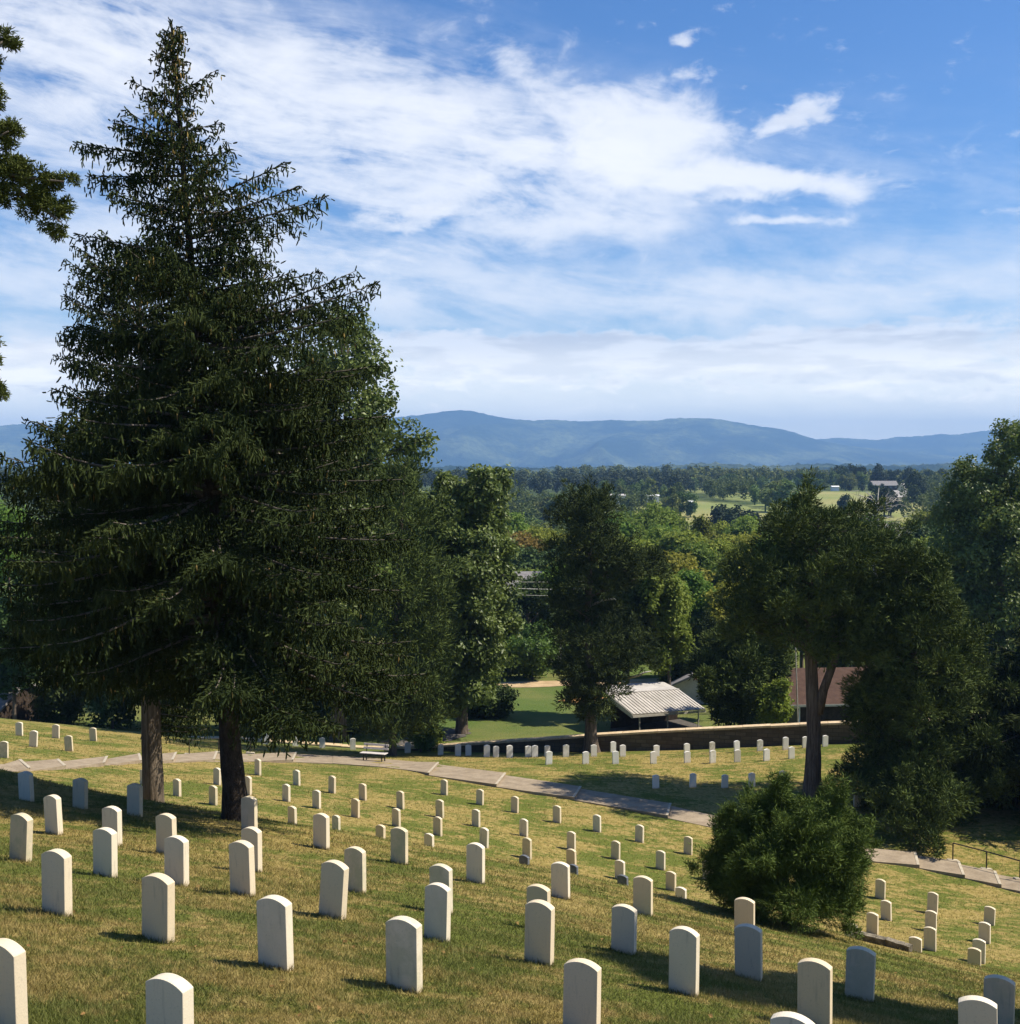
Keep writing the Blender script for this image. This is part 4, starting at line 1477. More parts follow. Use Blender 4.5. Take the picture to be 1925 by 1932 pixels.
for (x, yb, d, wd, dp, wh, rh, yaw, wm, rm, ch, lb) in [
    (1703, 947, 610, 13, 9, 2.8, 3.2, -6, M['siding'], M['roof_pale'], None, "pale roofed farmhouse at the right end of the far fields"),
    (1712, 936, 640, 9, 9, 3.4, 3.6, 12, M['siding'], M['roof_pale'], -2.5, "smaller pale roofed house with chimney right behind the farmhouse"),
    (1664, 922, 760, 17, 9, 2.2, 2.8, 4, M['roof_red'], M['roof_grey'], 3.0, "brick house among dark trees above the far field"),
    (1719, 918.5, 800, 8, 5, 2.6, 1.4, 0, M['white_paint'], M['roof_pale'], None, "small white outbuilding on the skyline right of the brick house"),
    (1573, 923, 730, 4.6, 2.6, 1.5, 0.5, 5, M['white_paint'], M['white_paint'], None, "tiny white shed at the upper edge of the far field"),
    (1164, 941, 560, 7.5, 4, 1.6, 0.6, 3, M['white_paint'], M['roof_pale'], None, "long low white building in the valley behind the pointed cedar's top"),
    (1230, 940, 590, 6.5, 3.2, 1.2, 0.5, 0, M['white_paint'], M['white_paint'], None, "low white trailer roof in the valley, right of the longer white building"),
    (1301.5, 951, 520, 2.0, 1.8, 0.9, 0.5, 0, M['white_paint'], M['white_paint'], None, "tiny white hut beside the curving far field"),
]:
    q = P(x, yb, d)
    house("house", lb, (q[0], q[1], 0), wd, dp, wh, rh, RAD(yaw), wm, rm, win=(wd > 8), chimney=ch, group="houses far across the valley", base=q[2], over=0.3)

# ------------------------------------------------------------------ poles and cables
pp = hit(1505, 1362, 68); pt = P(1499, 1211, 72.5)
pb0 = np.array([P(1505, 1362, 72.5)[0], 72.5, float(ground(P(1505, 1362, 72.5)[0], 72.5))])
mp = thing("metal_pole", "slim pale metal pole rising behind the wall left of the forked cedar", "pole", pb0)
q = MB(); q.tube([pb0 - upv * .2, (pb0 + pt) / 2, pt], [0.05, 0.045, 0.035], 8); q.build("pole", M['metal_pole'], mp, pb0)
q = MB(); q.tube([pt, pt + upv * .05, pt + upv * .1], [0.03, 0.06, 0.02], 8); q.build("cap", M['metal_pole'], mp, pb0)
ua = P(945, 1080, 112); ub = P(1180, 1076, 114)
for base_, lb in ((ua, "wooden utility pole between the oak and the pointed cedar"), (ub, "wooden utility pole behind the pointed cedar carrying cables")):
    gz = float(ground(base_[0], base_[1]))
    up_ = thing("utility_pole", lb, "utility pole", (base_[0], base_[1], gz), "utility poles beyond the wall")
    o_ = np.array(up_.location)
    q = MB(); q.tube([o_ - upv * .3, base_ + upv * 0.8], [0.15, 0.1], 8); q.build("pole", M['bark_cedar'], up_, o_)
    q = MB(); q.box(base_ + upv * 0.25, 1.8, 0.1, 0.12); q.build("crossarm", M['bark_cedar'], up_, o_)
for k, (y0, y1, y2, lb) in enumerate(((1097, 1098.5, 1092, "upper pale overhead cable between oak and pointed cedar"), (1108, 1112, 1107, "middle and brightest overhead cable between oak and pointed cedar"), (1120, 1124, 1119, "lowest overhead cable between oak and pointed cedar"))):
    a = P(945, y0, 112); b = P(1010, y1, 112.6); c = P(1180, y2, 114)
    t_ = np.linspace(0, 1, 16)[:, None]
    pts = a * (1 - t_) + c * t_
    mid = (b - (a * 0.72 + c * 0.28)); pts = pts + mid[None] * (4 * t_ * (1 - t_)) * 0.9
    q = MB(); q.tube(pts, np.full(16, 0.018 if k != 1 else 0.035), 5)
    tag(q.build("cable", M['wire']), lb, "cable", "overhead cables beyond the wall")

# ------------------------------------------------------------------ trees
def finish_tree(root, org, tmb, tmat, crown, cmat, crown_name="crown", limbs=None, lmat=None, tname="trunk"):
    org = np.asarray(org, float)
    if tmb is not None: tmb.build(tname, tmat, root, org, smooth=True)
    if limbs is not None and limbs.n: limbs.build("limbs", lmat or tmat, root, org, smooth=True)
    Vs, Ts, tt = [], [], []
    n = 0
    for V, T, ti in crown:
        Vs.append(V); Ts.append(T + n); tt.append(ti); n += len(V)
    V = np.vstack(Vs) - org
    o = link(crown_name, mesh_np(crown_name, V, [np.vstack(Ts)], cmat, tint=np.concatenate(tt)), root)
    return o


def spruce(name, label, base, top, env, z_low, n_br, group=None, step=0.125, sh=0.075, shoot=(0.10, 0.22), rad=0.018, seed=1, bark='bark', extra=(), ragged=0.0, front=0.0, left=0.0, right=0.0, thin_top=0.0, blunt=True, r0=0.27, cones=900, mat='spruce', up_top=38, up_mid=14, up_low=-16, cat="tree", taper=1.0, bare=0.16):
    """drooping-twigged spruce. env(height fraction, cos of bearing) gives the reach of a bough."""
    r_ = np.random.default_rng(seed)
    base = np.asarray(base, float); top = np.asarray(top, float)
    root = thing(name, label, cat, base, group)
    H = top[2] - base[2]
    ax_ = lambda f: base + (top - base) * np.asarray(f)[..., None] if np.ndim(f) else base + (top - base) * f
    tm = trunk_mb([base - upv * 0.3, ax_(0.25), ax_(0.6), ax_(0.995)], [r0, r0 * 0.78, r0 * 0.40, 0.02], 12, 1.45, 0.5, seed)
    lm = MB()
    SP_, SD_, SL_, SR_, ST_ = [], [], [], [], []
    CP_ = []
    hs = z_low + (1 - z_low) * (np.linspace(0, 1, n_br) ** 0.92)
    azs = np.arange(n_br) * 2.39996 + r_.uniform(0, 6, n_br) * 0.25
    jobs = [(hs[k] * 0.985, azs[k], None, None) for k in range(n_br)] + list(extra)
    for h, a, L_x, e_x in jobs:
        ca = math.cos(a)
        if L_x is None and (h < z_low + front * max(0.0, -math.sin(a)) ** 0.7 or h < z_low + left * max(0.0, -ca) ** 0.6 + front * max(0.0, -math.sin(a)) ** 0.7 or h < z_low + right * max(0.0, ca) ** 0.6): continue
        fr = (h - z_low) / (1 - z_low)
        if L_x is None and thin_top and fr > 0.5 and r_.uniform() < thin_top * sstep((fr - 0.5) / 0.2): continue
        lo_ = 0.72 - ragged * sstep((fr - 0.35) / 0.25)
        L = env(h, ca) * r_.uniform(lo_, 1.06) * (1 - 0.35 * ragged * sstep((fr - 0.4) / 0.2)) if L_x is None else L_x
        if L < 0.12: L = 0.12
        f = (h - z_low) / (1 - z_low)
        e0 = RAD(np.interp(f, [0, 0.35, 0.75, 1.0], [up_low, up_mid * 0.4, up_mid, up_top]) + r_.normal() * 6)
        if e_x is not None: e0 = RAD(e_x)
        hd = np.array([math.cos(a), math.sin(a), 0])
        t = np.linspace(0, 1, 7)
        sag = np.interp(f, [0, 0.5, 1], [0.24, 0.16, 0.02]) if e_x is None else 0.05
        o = ax_(h)
        zc = L * (math.tan(e0) * t - sag * t ** 2 * 1.9 + sag * 1.35 * t ** 3.5)
        side = np.array([-hd[1], hd[0], 0])
        bend = r_.normal() * 0.08 * L
        pts = o + hd * (L * t)[:, None] + upv * zc[:, None] + side * (bend * t ** 2)[:, None]
        rb_ = 0.010 + 0.011 * L
        lm.tube(pts, np.linspace(rb_, 0.006, 7), 5)
        # side twigs
        nt = max(3, int(L * (1 - bare) / step))
        tt = np.repeat(np.linspace(bare, 1.0, nt), 2)
        sg = np.tile([1, -1], nt)
        m_ = len(tt)
        tt = np.clip(tt + r_.normal(size=m_) * 0.01, 0, 1)
        pb = np.stack([np.interp(tt, t, pts[:, i]) for i in range(3)], -1)
        lt = np.minimum(0.85, 0.16 + 0.42 * L * (1 - tt) ** 0.8 * (0.4 + tt)) * r_.uniform(0.5, 1.2, m_)
        lt = np.where(tt > 0.93, np.maximum(lt * 0.8, 0.14), lt)
        dr = unit(hd * r_.uniform(0.35, 1.0, (m_, 1)) + side * (sg * r_.uniform(0.5, 1.1, m_))[:, None] + upv * r_.uniform(-0.45, 0.12, (m_, 1)))
        ns = np.maximum(2, (lt / sh).astype(int))
        idx = np.repeat(np.arange(m_), ns)
        q = np.concatenate([np.linspace(0.15, 1, n_) for n_ in ns])
        node = pb[idx] + dr[idx] * (lt[idx] * q)[:, None] - upv * (0.30 * lt[idx] * q ** 2)[:, None]
        ne = len(node)
        # hanging shoots, with some along the twig itself
        hang = r_.uniform(0, 1, ne) < 0.66
        D = np.where(hang[:, None], np.array([0, 0, -1.0]) + r_.normal(size=(ne, 3)) * 0.30, dr[idx] + r_.normal(size=(ne, 3)) * 0.35 + upv * 0.1)
        Ls = r_.uniform(shoot[0], shoot[1], ne) * np.where(hang, 1.0, 0.8) * (0.75 + 0.45 * min(1, L / 3))
        SP_.append(node); SD_.append(D); SL_.append(Ls)
        SR_.append(rad * r_.uniform(0.75, 1.25, ne))
        ST_.append(np.clip(0.5 * r_.uniform(0, 1) + 0.5 * r_.uniform(0, 1, ne), 0, 1))
        SP_.append(pb); SD_.append(dr - upv * 0.28); SL_.append(lt * 1.02); SR_.append(np.full(m_, rad * 0.42)); ST_.append(r_.uniform(0, 0.4, m_))
        # shoots clothing the bough itself
        nb = int(L / 0.05)
        tb_ = r_.uniform(bare, 1, nb)
        pb2 = np.stack([np.interp(tb_, t, pts[:, i]) for i in range(3)], -1)
        SP_.append(pb2); SD_.append(hd * 0.9 + r_.normal(size=(nb, 3)) * 0.55 + upv * 0.25); SL_.append(r_.uniform(0.08, 0.16, nb)); SR_.append(np.full(nb, rad)); ST_.append(r_.uniform(0, 1, nb))
        if f > 0.05: CP_.append(node[r_.integers(0, ne, 6)])
    # leader
    nl = 60
    fl = r_.uniform(0.93, 1.0, nl)
    SP_.append(ax_(fl)); SD_.append(sphere_dirs(nl, r_) + upv * 0.7); SL_.append(r_.uniform(0.08, 0.18, nl)); SR_.append(np.full(nl, rad)); ST_.append(r_.uniform(0, 1, nl))
    V, T, c = (brushes if blunt else spindles)(np.vstack(SP_), np.vstack(SD_), np.concatenate(SL_), np.concatenate(SR_))
    finish_tree(root, base, tm, M[bark], [(V, T, np.repeat(np.concatenate(ST_), c))], M[mat], limbs=lm, lmat=M['twig'])
    if cones:
        CPt = np.vstack(CP_)
        CPt = CPt[r_.choice(len(CPt), min(cones, len(CPt)), replace=False)]
        V, T, c = spindles(CPt, np.array([0, 0, -1.0]) + r_.normal(size=CPt.shape) * 0.12, r_.uniform(0.13, 0.2, len(CPt)), np.full(len(CPt), 0.021))
        co = link("cones", mesh_np("cones", V - base, [T], M['cone'], tint=np.repeat(r_.uniform(0, 1, len(CPt)), c)), root)
        co['kind'] = 'stuff'
    print(name, 'shoots', sum(len(s) for s in SP_))
    return root


# --- the tall Norway spruce
b1 = hit(450, 1546, 18)
d1_ = b1[1]
t1 = P(325, 42, d1_ + 0.3)
axis_x = lambda y: np.interp(y, [42, 1546], [325, 450])
yr = np.array([42, 60, 100, 118, 160, 215, 250, 290, 330, 370, 440, 490, 530, 560, 640, 720, 800, 900, 1000, 1100, 1200, 1300, 1400, 1546])
ext_r = np.array([5, 16, 40, 36, 58, 56, 62, 76, 170, 215, 205, 205, 270, 335, 330, 335, 345, 350, 365, 385, 390, 370, 320, 250])
ext_l = np.array([5, 15, 36, 58, 70, 95, 150, 140, 150, 165, 175, 185, 200, 215, 230, 255, 310, 375, 380, 380, 375, 360, 330, 250])


def env1(h, ca):
    y = 1546 + (42 - 1546) * h
    w_ = (1 + ca) / 2
    # side reach as photographed; boughs towards and away from us take a mean that stays inside it
    e = np.interp(y, yr, ext_r) * w_ + np.interp(y, yr, ext_l) * (1 - w_)
    return e * d1_ / F


spruce("spruce_tree", "tallest spruce with pointed open top, hanging twigs and a dark rough trunk", b1, t1, env1, 0.120, 360, "spruces on the cemetery slope", seed=3, r0=0.27, cones=1500, rad=0.0185, front=0.078, left=0.072, right=0.05, up_low=-3, ragged=0.5, thin_top=0.17, step=0.115, sh=0.07,
       extra=[((1546 - y_) / 1504.0, RAD(a_), l_ * d1_ / F, e_) for y_, l_, a_, e_ in ((300, 205, 178, 12), (330, 195, 165, 5), (445, 258, 2, 17), (425, 205, 12, 24), (640, 335, 2, 20), (655, 330, -14, 12), (625, 300, 20, 25), (480, 200, 182, 12), (520, 190, 200, 5),
              (300, 90, 0, 10), (250, 75, 15, 20), (180, 70, 3, 35), (200, 85, 178, 30), (270, 120, 185, 20), (390, 200, -10, 22), (560, 235, 0, 15), (720, 335, 6, 8), (800, 350, -5, 5), (640, 235, 180, 8), (900, 365, 3, 2), (1000, 375, -4, 0))])

# --- the second spruce behind it on the left, pale lit trunk
d2_ = 33.0
b2 = P(293, 1490, d2_); b2[2] = float(ground(b2[0], b2[1]))
t2 = P(262, 455, d2_ + 0.3)
yr2 = np.array([455, 500, 540, 600, 660, 750, 830, 900, 1000, 1150, 1300, 1400, 1500])
el2 = np.array([8, 80, 120, 145, 140, 150, 235, 290, 285, 280, 275, 230, 180])
er2 = np.array([8, 60, 100, 140, 160, 180, 220, 250, 250, 160, 110, 90, 80])


def env2(h, ca):
    y = 1500 + (455 - 1500) * h
    w_ = (1 + ca) / 2
    return (np.interp(y, yr2, er2) * w_ + np.interp(y, yr2, el2) * (1 - w_)) * d2_ / F


spruce("spruce_tree", "shorter spruce with a sunlit pale furrowed trunk, left of the tallest spruce", b2, t2, env2, 0.17, 260, "spruces on the cemetery slope", step=0.13, sh=0.08, rad=0.021, up_low=-2, front=0.13, left=0.11, seed=8, bark='bark_pale', r0=0.34, cones=700, up_mid=16)

# --- drooping spruce at the right edge
d3_ = 55.5
b3 = P(1985, 1545, d3_); b3[2] = float(ground(b3[0], b3[1]))
t3 = P(2020, 1110, d3_)
H3 = t3[2] - b3[2]


def env3(h, ca):
    return float(np.interp(h, [0, 0.12, 0.3, 0.5, 0.75, 1.0], [5.2, 5.8, 5.5, 4.4, 2.4, 0.1]))


spruce("spruce_tree", "dark spruce with long hanging twigs at the right edge behind the handrail", b3, t3, env3, 0.05, 230, "spruces on the cemetery slope", step=0.14, sh=0.085, shoot=(0.2, 0.6), rad=0.028, front=0.05, extra=[(h_, RAD(a_), l_, e_) for h_, a_, l_, e_ in ((0.30, 215, 6.4, 2), (0.36, 232, 6.8, 0), (0.42, 205, 6.0, 4), (0.34, 250, 7.2, -2), (0.46, 225, 6.2, 4), (0.28, 190, 5.8, 0), (0.38, 262, 7.4, 0), (0.5, 240, 6.2, 6), (0.32, 200, 6.6, 4), (0.44, 255, 6.8, 0), (0.40, 218, 7.0, -4), (0.26, 225, 6.2, 4), (0.30, 240, 7.2, 2), (0.52, 210, 5.2, 8), (0.35, 275, 7.0, 0), (0.55, 262, 5.6, 6))], seed=15, r0=0.3, cones=0, up_low=-8, up_mid=8)

# --- cedar just outside the left edge: its boughs reach into the picture
d4_ = 15.0
b4 = P(-190, 1500, d4_); b4[2] = float(ground(b4[0], b4[1]))
root = thing("cedar_tree", "olive green cedar boughs reaching in from beyond the left edge", "tree", b4)
tm = trunk_mb([b4 - upv * .3, P(-185, 900, d4_), P(-165, 300, d4_), P(-150, -250, d4_)], [0.30, 0.22, 0.13, 0.03], 12, 1.4, 0.5, 4)
lm = MB()
LMP = []
def lump(x, y, rx, ry, dd=0.0, dep=0.9):
    s = (d4_ + dd) / F
    LMP.append((P(x, y, d4_ + dd), np.array([rx * s, max(rx, ry) * s * dep, ry * s])))
for tip in [((8, 82), (-60, 120)), ((-4, 175), (-80, 210)), ((20, 250), (-70, 300)), ((125, 345), (-40, 330)), ((118, 420), (20, 350)), ((0, 745), (-70, 720)), ((-8, 660), (-70, 670))]:
    a = P(-165, tip[1][1] + 60, d4_); c = P(*tip[1], d4_); e = P(*tip[0], d4_ - 0.2)
    limb(lm, a, c, 0.06, 0.035); limb(lm, c, e, 0.035, 0.010)
for q in [(10, 78, 34, 20), (-35, 95, 40, 30), (-8, 130, 10, 18), (-12, 190, 20, 24), (-6, 168, 12, 10), (20, 248, 26, 16), (10, 275, 22, 20), (-20, 265, 40, 30), (5, 310, 30, 18), (30, 325, 40, 24), (70, 338, 34, 22), (105, 345, 26, 14),
          (0, 350, 50, 36), (55, 365, 38, 20), (95, 385, 34, 28), (120, 400, 20, 28), (112, 440, 16, 16), (60, 395, 20, 26), (85, 425, 14, 14), (135, 340, 20, 10), (10, 385, 12, 16), (-2, 645, 8, 14), (-8, 685, 14, 14), (0, 745, 15, 20), (-30, 720, 30, 30)]:
    lump(*q)
for k in range(46):
    y_ = rng.uniform(-260, 900); a_ = rng.uniform(0, 2 * math.pi)
    reach = np.interp(y_, [-260, 100, 900], [40, 130, 150]) * rng.uniform(0.4, 1.0)
    xx = -170 + reach * math.cos(a_); 
    if xx > -70: xx = -70 - rng.uniform(0, 60)
    lump(xx, y_, 42, 34, reach * math.sin(a_) * d4_ / F)
cr = sprays(LMP, 23000, 5, 0.065, 0.0085, up=0.10, spread=0.8, sub=9, rsub=0.42, inner=0.1)
finish_tree(root, b4, tm, M['bark_cedar'], [cr], M['olive'], limbs=lm, lmat=M['twig'])


# --- crowns built from lumps
def lump_tree(name, label, cat, base, trunk_pts, radii, lst, d, style, mat, n, bark='bark_cedar', group=None, tips=True, flare=1.4, fh=0.6, back=True, axis=None, extra=None, crown_name="crown", seed=1, limb_r=0.05, plume=None, **kw):
    base = np.asarray(base, float)
    root = thing(name, label, cat, base, group)
    pts = [base - upv * .3] + [np.asarray(p, float) for p in trunk_pts]
    tm = trunk_mb(pts, radii, 12, flare, fh, seed)
    lm = MB()
    LP = px_lumps(lst, d, back=back, axis=axis) + (extra or [])
    core = list(LP)
    if plume: LP = LP + plumes(LP, *plume)
    tp = np.array(pts)
    for c, r in core:
        if not tips: break
        if abs(c[1] - base[1]) > 2.4 and c[2] < base[2] + 3.5: continue
        zc = c[2] - 0.35 * np.linalg.norm((c - base)[:2]) - 0.2 * r[2]
        zc = np.clip(zc, tp[0, 2] + 0.25 * (tp[-1, 2] - tp[0, 2]), tp[-1, 2])
        k = np.array([np.interp(zc, tp[:, 2], tp[:, i]) for i in range(3)])
        L_ = np.linalg.norm(c - k)
        limb(lm, k, c, limb_r * (0.5 + 0.12 * L_), 0.012, 0.04)
    if style == 'spray': cr = sprays(LP, n, **kw)
    else: cr = leaves(LP, n, **kw)
    finish_tree(root, base, tm, M[bark], [cr], M[mat], crown_name=crown_name, limbs=lm, lmat=M[bark])
    return root


# juniper shrub in front
dj = hit(1482, 1742, 15); d_ = dj[1]
jl = [(1480, 1560, 85, 60), (1420, 1600, 80, 60), (1550, 1590, 75, 60), (1370, 1640, 52, 50), (1590, 1650, 48, 60), (1480, 1650, 110, 70), (1400, 1680, 62, 45), (1560, 1690, 62, 45),
      (1450, 1520, 34, 30, 0.1), (1470, 1485, 15, 26, -.2), (1555, 1515, 34, 26, .1), (1580, 1497, 16, 20, 0), (1395, 1545, 36, 24, .1), (1610, 1580, 24, 22, 0), (1345, 1600, 24, 20, 0), (1340, 1655, 22, 22, 0), (1615, 1620, 22, 20, 0), (1350, 1545, 14, 12, 0), (1600, 1540, 14, 14, .2), (1500, 1535, 30, 22, -.2)]
jl = [(1478 + (q_[0] - 1478) * 0.93, 1742 + (q_[1] - 1742) * 0.93, q_[2] * 0.93, q_[3] * 0.93) + tuple(q_[4:]) for q_ in jl]
lump_tree("juniper_shrub", "bushy feathery green juniper standing alone among the headstones", "shrub", dj, [P(1482, 1690, d_), P(1480, 1560, d_)], [0.10, 0.08, 0.02], jl, d_, 'spray', 'juniper', 20000, seed=5, plume=(150, 0.55, 0.13, 0.25, 3), k=6, L=0.15, R=0.0085, up=0.3, spread=0.55, sub=11, rsub=0.42, inner=0.25, limb_r=0.03)

# pointed cedar before the wall, pale buttressed trunk
bc = hit(1114, 1418, 56); dc_ = bc[1]
cl = [(1108, 950, 42, 26), (1135, 960, 34, 24), (1075, 985, 40, 30), (1125, 1000, 50, 32), (1090, 1035, 60, 38), (1150, 1045, 50, 34), (1225, 1060, 42, 26), (1185, 1075, 40, 30), (1080, 1095, 56, 36), (1165, 1105, 45, 26),
      (1060, 1140, 46, 34), (1150, 1150, 40, 28), (1075, 1190, 60, 36), (1165, 1200, 52, 36), (1110, 1235, 70, 36), (1180, 1250, 42, 26), (1075, 1265, 50, 30), (1140, 1290, 56, 28), (1090, 1315, 44, 26), (1130, 1340, 40, 22), (1205, 1215, 34, 22), (1250, 1075, 24, 18), (1112, 930, 16, 14, 0), (1145, 935, 10, 10, 0)]
rt = lump_tree("cedar_tree", "dark ragged cedar with pale buttressed trunk in front of the stone wall", "tree", bc, [P(1114, 1350, dc_), P(1110, 1150, dc_), P(1113, 1040, dc_), P(1115, 945, dc_)], [0.36, 0.30, 0.22, 0.13, 0.03], cl, dc_, 'spray', 'cedar_dark', 8800, plume=(70, 1.2, 0.42, 0.15, 4), flare=1.9, fh=0.9, axis=1112, k=6, L=0.34, R=0.027, up=0.4, spread=0.42, sub=9, rsub=0.46, inner=0.2, seed=6)
for pts_ in ([(1118, 1140), (1140, 1131), (1158, 1129), (1162, 1131)], [(1185, 1278), (1205, 1273), (1214, 1268), (1228, 1265)], [(1160, 1070), (1168, 1066), (1176, 1072), (1182, 1070)]):
    p_ = [P(x, y, dc_ - 1.6) for x, y in pts_]
    p_[0] = P(pts_[0][0], pts_[0][1], dc_ - 0.3)
    sb = MB()
    sb.tube(p_, [0.07, 0.075, 0.06, 0.02], 6)
    sb.build("dead_branch", M['dead_wood'], rt, bc, smooth=True)

# forked cedar right of centre
df = 55.0
bf = P(1530, 1500, df); bf[2] = float(ground(bf[0], bf[1]))
fl_ = [(1520, 985, 70, 36), (1590, 995, 60, 34), (1470, 1015, 55, 38), (1560, 1040, 85, 45), (1645, 1045, 60, 40), (1425, 1065, 52, 36), (1500, 1080, 80, 46), (1600, 1095, 80, 44), (1400, 1115, 45, 34), (1455, 1135, 64, 40), (1550, 1145, 84, 42), (1640, 1130, 60, 40), (1390, 1160, 36, 24), (1430, 1190, 56, 30), (1500, 1205, 60, 30), (1590, 1190, 64, 34), (1660, 1180, 50, 36), (1560, 1228, 48, 18), (1500, 955, 26, 18, 0), (1610, 965, 24, 16, 0)]
fl_ = [(1540 + (q_[0] - 1540) * 1.05,) + q_[1:2] + (q_[2] * 1.08,) + tuple(q_[3:]) for q_ in fl_]
fk = lump_tree("cedar_tree", "broad dark cedar with a tall forked trunk beyond the concrete path", "tree", bf, [P(1534, 1380, df), P(1528, 1240, df), P(1530, 1100, df), P(1545, 985, df)], [0.40, 0.34, 0.29, 0.18, 0.05], fl_, df, 'spray', 'cedar', 10000, plume=(80, 1.3, 0.42, 0.5, 5), flare=1.4, fh=0.8, axis=1540, k=6, L=0.30, R=0.025, up=0.4, spread=0.42, sub=9, rsub=0.46, inner=0.2, seed=9)
q = MB(); q.tube([P(1543, 1345, df - .1), P(1552, 1300, df - .3), P(1566, 1262, df - .3), P(1590, 1200, df)], [0.22, 0.21, 0.19, 0.08], 10); q.build("forked_limb", M['bark_cedar'], fk, bf, smooth=True)

# big dark cedar right of it, boughs nearly to the ground
dk = 53.5
bk = P(1725, 1500, dk); bk[2] = float(ground(bk[0], bk[1]))
kl = [(1700, 1065, 50, 34), (1740, 1100, 56, 36), (1665, 1125, 54, 40), (1775, 1150, 52, 40), (1700, 1175, 80, 48), (1800, 1215, 56, 40), (1650, 1225, 60, 44), (1740, 1250, 90, 50), (1835, 1265, 36, 30), (1640, 1300, 56, 46), (1720, 1330, 90, 52), (1810, 1325, 56, 40), (1630, 1380, 46, 46), (1700, 1410, 80, 50), (1790, 1400, 50, 44), (1650, 1460, 52, 44), (1730, 1490, 70, 44), (1790, 1480, 44, 40), (1690, 1530, 46, 30),
      (1715, 1470, 70, 44, -2.4), (1760, 1500, 60, 40, -3.2), (1690, 1520, 50, 34, -3.6), (1740, 1535, 56, 32, -4.4), (1800, 1510, 40, 36, -3.4), (1740, 1560, 46, 26, -5.0), (1690, 1560, 30, 18, -5.0), (1745, 1585, 26, 14, -5.4), (1715, 1590, 16, 12, -5.4), (1765, 1545, 30, 26, -4.6), (1690, 1045, 22, 18, 0), (1850, 1400, 54, 60), (1862, 1480, 54, 46), (1610, 1470, 40, 40), (1720, 1540, 70, 34), (1640, 1530, 40, 30), (1790, 1540, 50, 34), (1850, 1245, 18, 16, 0), (1860, 1300, 18, 22, 0)]
lump_tree("cedar_tree", "big dark cedar with boughs almost to the ground, right of the forked cedar", "tree", bk, [P(1725, 1380, dk), P(1718, 1200, dk), P(1705, 1050, dk)], [0.42, 0.34, 0.22, 0.04], kl, dk, 'spray', 'cedar', 20000, plume=(110, 1.3, 0.40, 0.35, 6), axis=1715, k=6, L=0.30, R=0.025, up=0.35, spread=0.44, sub=9, rsub=0.47, inner=0.2, seed=10)

# feathery cedar and oaks behind the big spruce
dq = 67.0
bq = P(741, 1410, dq); bq[2] = float(ground(bq[0], bq[1]))
ql = [(765, 900, 40, 40), (750, 960, 60, 45), (795, 985, 44, 40), (770, 1040, 70, 46), (820, 1080, 40, 36), (760, 1120, 80, 46), (835, 1130, 32, 30), (800, 1170, 60, 40), (740, 1200, 80, 46), (820, 1220, 52, 36), (760, 1270, 90, 44), (830, 1290, 44, 30), (720, 1330, 70, 34), (800, 1340, 50, 26), (755, 1362, 70, 28), (690, 1362, 56, 28), (825, 1352, 40, 24)]
lump_tree("cedar_tree", "feathery dark green cedar squeezed between the big spruce and the oak", "tree", bq, [P(743, 1300, dq), P(755, 1050, dq), P(765, 880, dq)], [0.24, 0.2, 0.14, 0.03], ql, dq, 'spray', 'cedar', 7500, plume=(70, 1.6, 0.45, 0.8, 7), axis=760, k=5, L=0.42, R=0.034, up=0.55, spread=0.42, sub=9, rsub=0.46, inner=0.2, seed=12)

OAKN = dict(k=5, s=0.16, scat=0.20, up=0.3, asp=0.62, sub=10, rsub=0.44, inner=0.3)
do = 76.0
bo = P(640, 1400, do); bo[2] = float(ground(bo[0], bo[1]))
ol = [(650, 640, 60, 60), (690, 700, 52, 46), (600, 720, 90, 70), (710, 770, 50, 44), (755, 830, 44, 40), (690, 850, 80, 60), (790, 850, 30, 32), (720, 920, 80, 56), (770, 960, 44, 40), (600, 850, 100, 80), (620, 980, 120, 80), (720, 1010, 80, 60), (640, 1120, 120, 80), (520, 800, 90, 90), (520, 1000, 110, 100), (735, 745, 22, 22, 0), (808, 830, 16, 18, 0)]
lump_tree("oak_tree", "tall oak behind the big spruce, its right side showing against the mountains", "tree", bo, [P(645, 1200, do), P(650, 950, do), P(655, 700, do)], [0.55, 0.45, 0.3, 0.06], ol, do, 'leaf', 'oak', 11000, bark='bark_cedar', axis=640, seed=13, limb_r=0.09, **OAKN)
do2 = 80.0
bo2 = P(872, 1385, do2); bo2[2] = float(ground(bo2[0], bo2[1]))
ol2 = [(930, 905, 34, 24), (915, 935, 46, 30), (850, 925, 36, 30), (820, 960, 46, 40), (880, 965, 40, 30), (940, 975, 26, 22), (850, 1010, 60, 40), (915, 1020, 55, 38), (870, 1070, 70, 44), (945, 1065, 30, 36), (830, 1090, 50, 40), (900, 1120, 64, 40), (955, 1120, 24, 30), (850, 1150, 60, 40), (915, 1175, 60, 42), (870, 1215, 66, 40), (930, 1235, 48, 36), (855, 1265, 56, 36), (900, 1290, 60, 32), (850, 1315, 40, 26), (960, 1175, 26, 30), (960, 1040, 20, 24), (840, 915, 20, 18, 0), (950, 900, 14, 14, 0), (965, 1085, 12, 14, 0)]
lump_tree("oak_tree", "leafy oak with glossy clustered foliage left of the pointed cedar", "tree", bo2, [P(872, 1280, do2), P(875, 1120, do2), P(880, 960, do2)], [0.42, 0.34, 0.24, 0.05], ol2, do2, 'leaf', 'oak', 12000, axis=880, seed=14, limb_r=0.08, **OAKN)
dr_ = 101.0
br_ = P(1880, 1400, dr_); br_[2] = float(ground(br_[0], br_[1]))
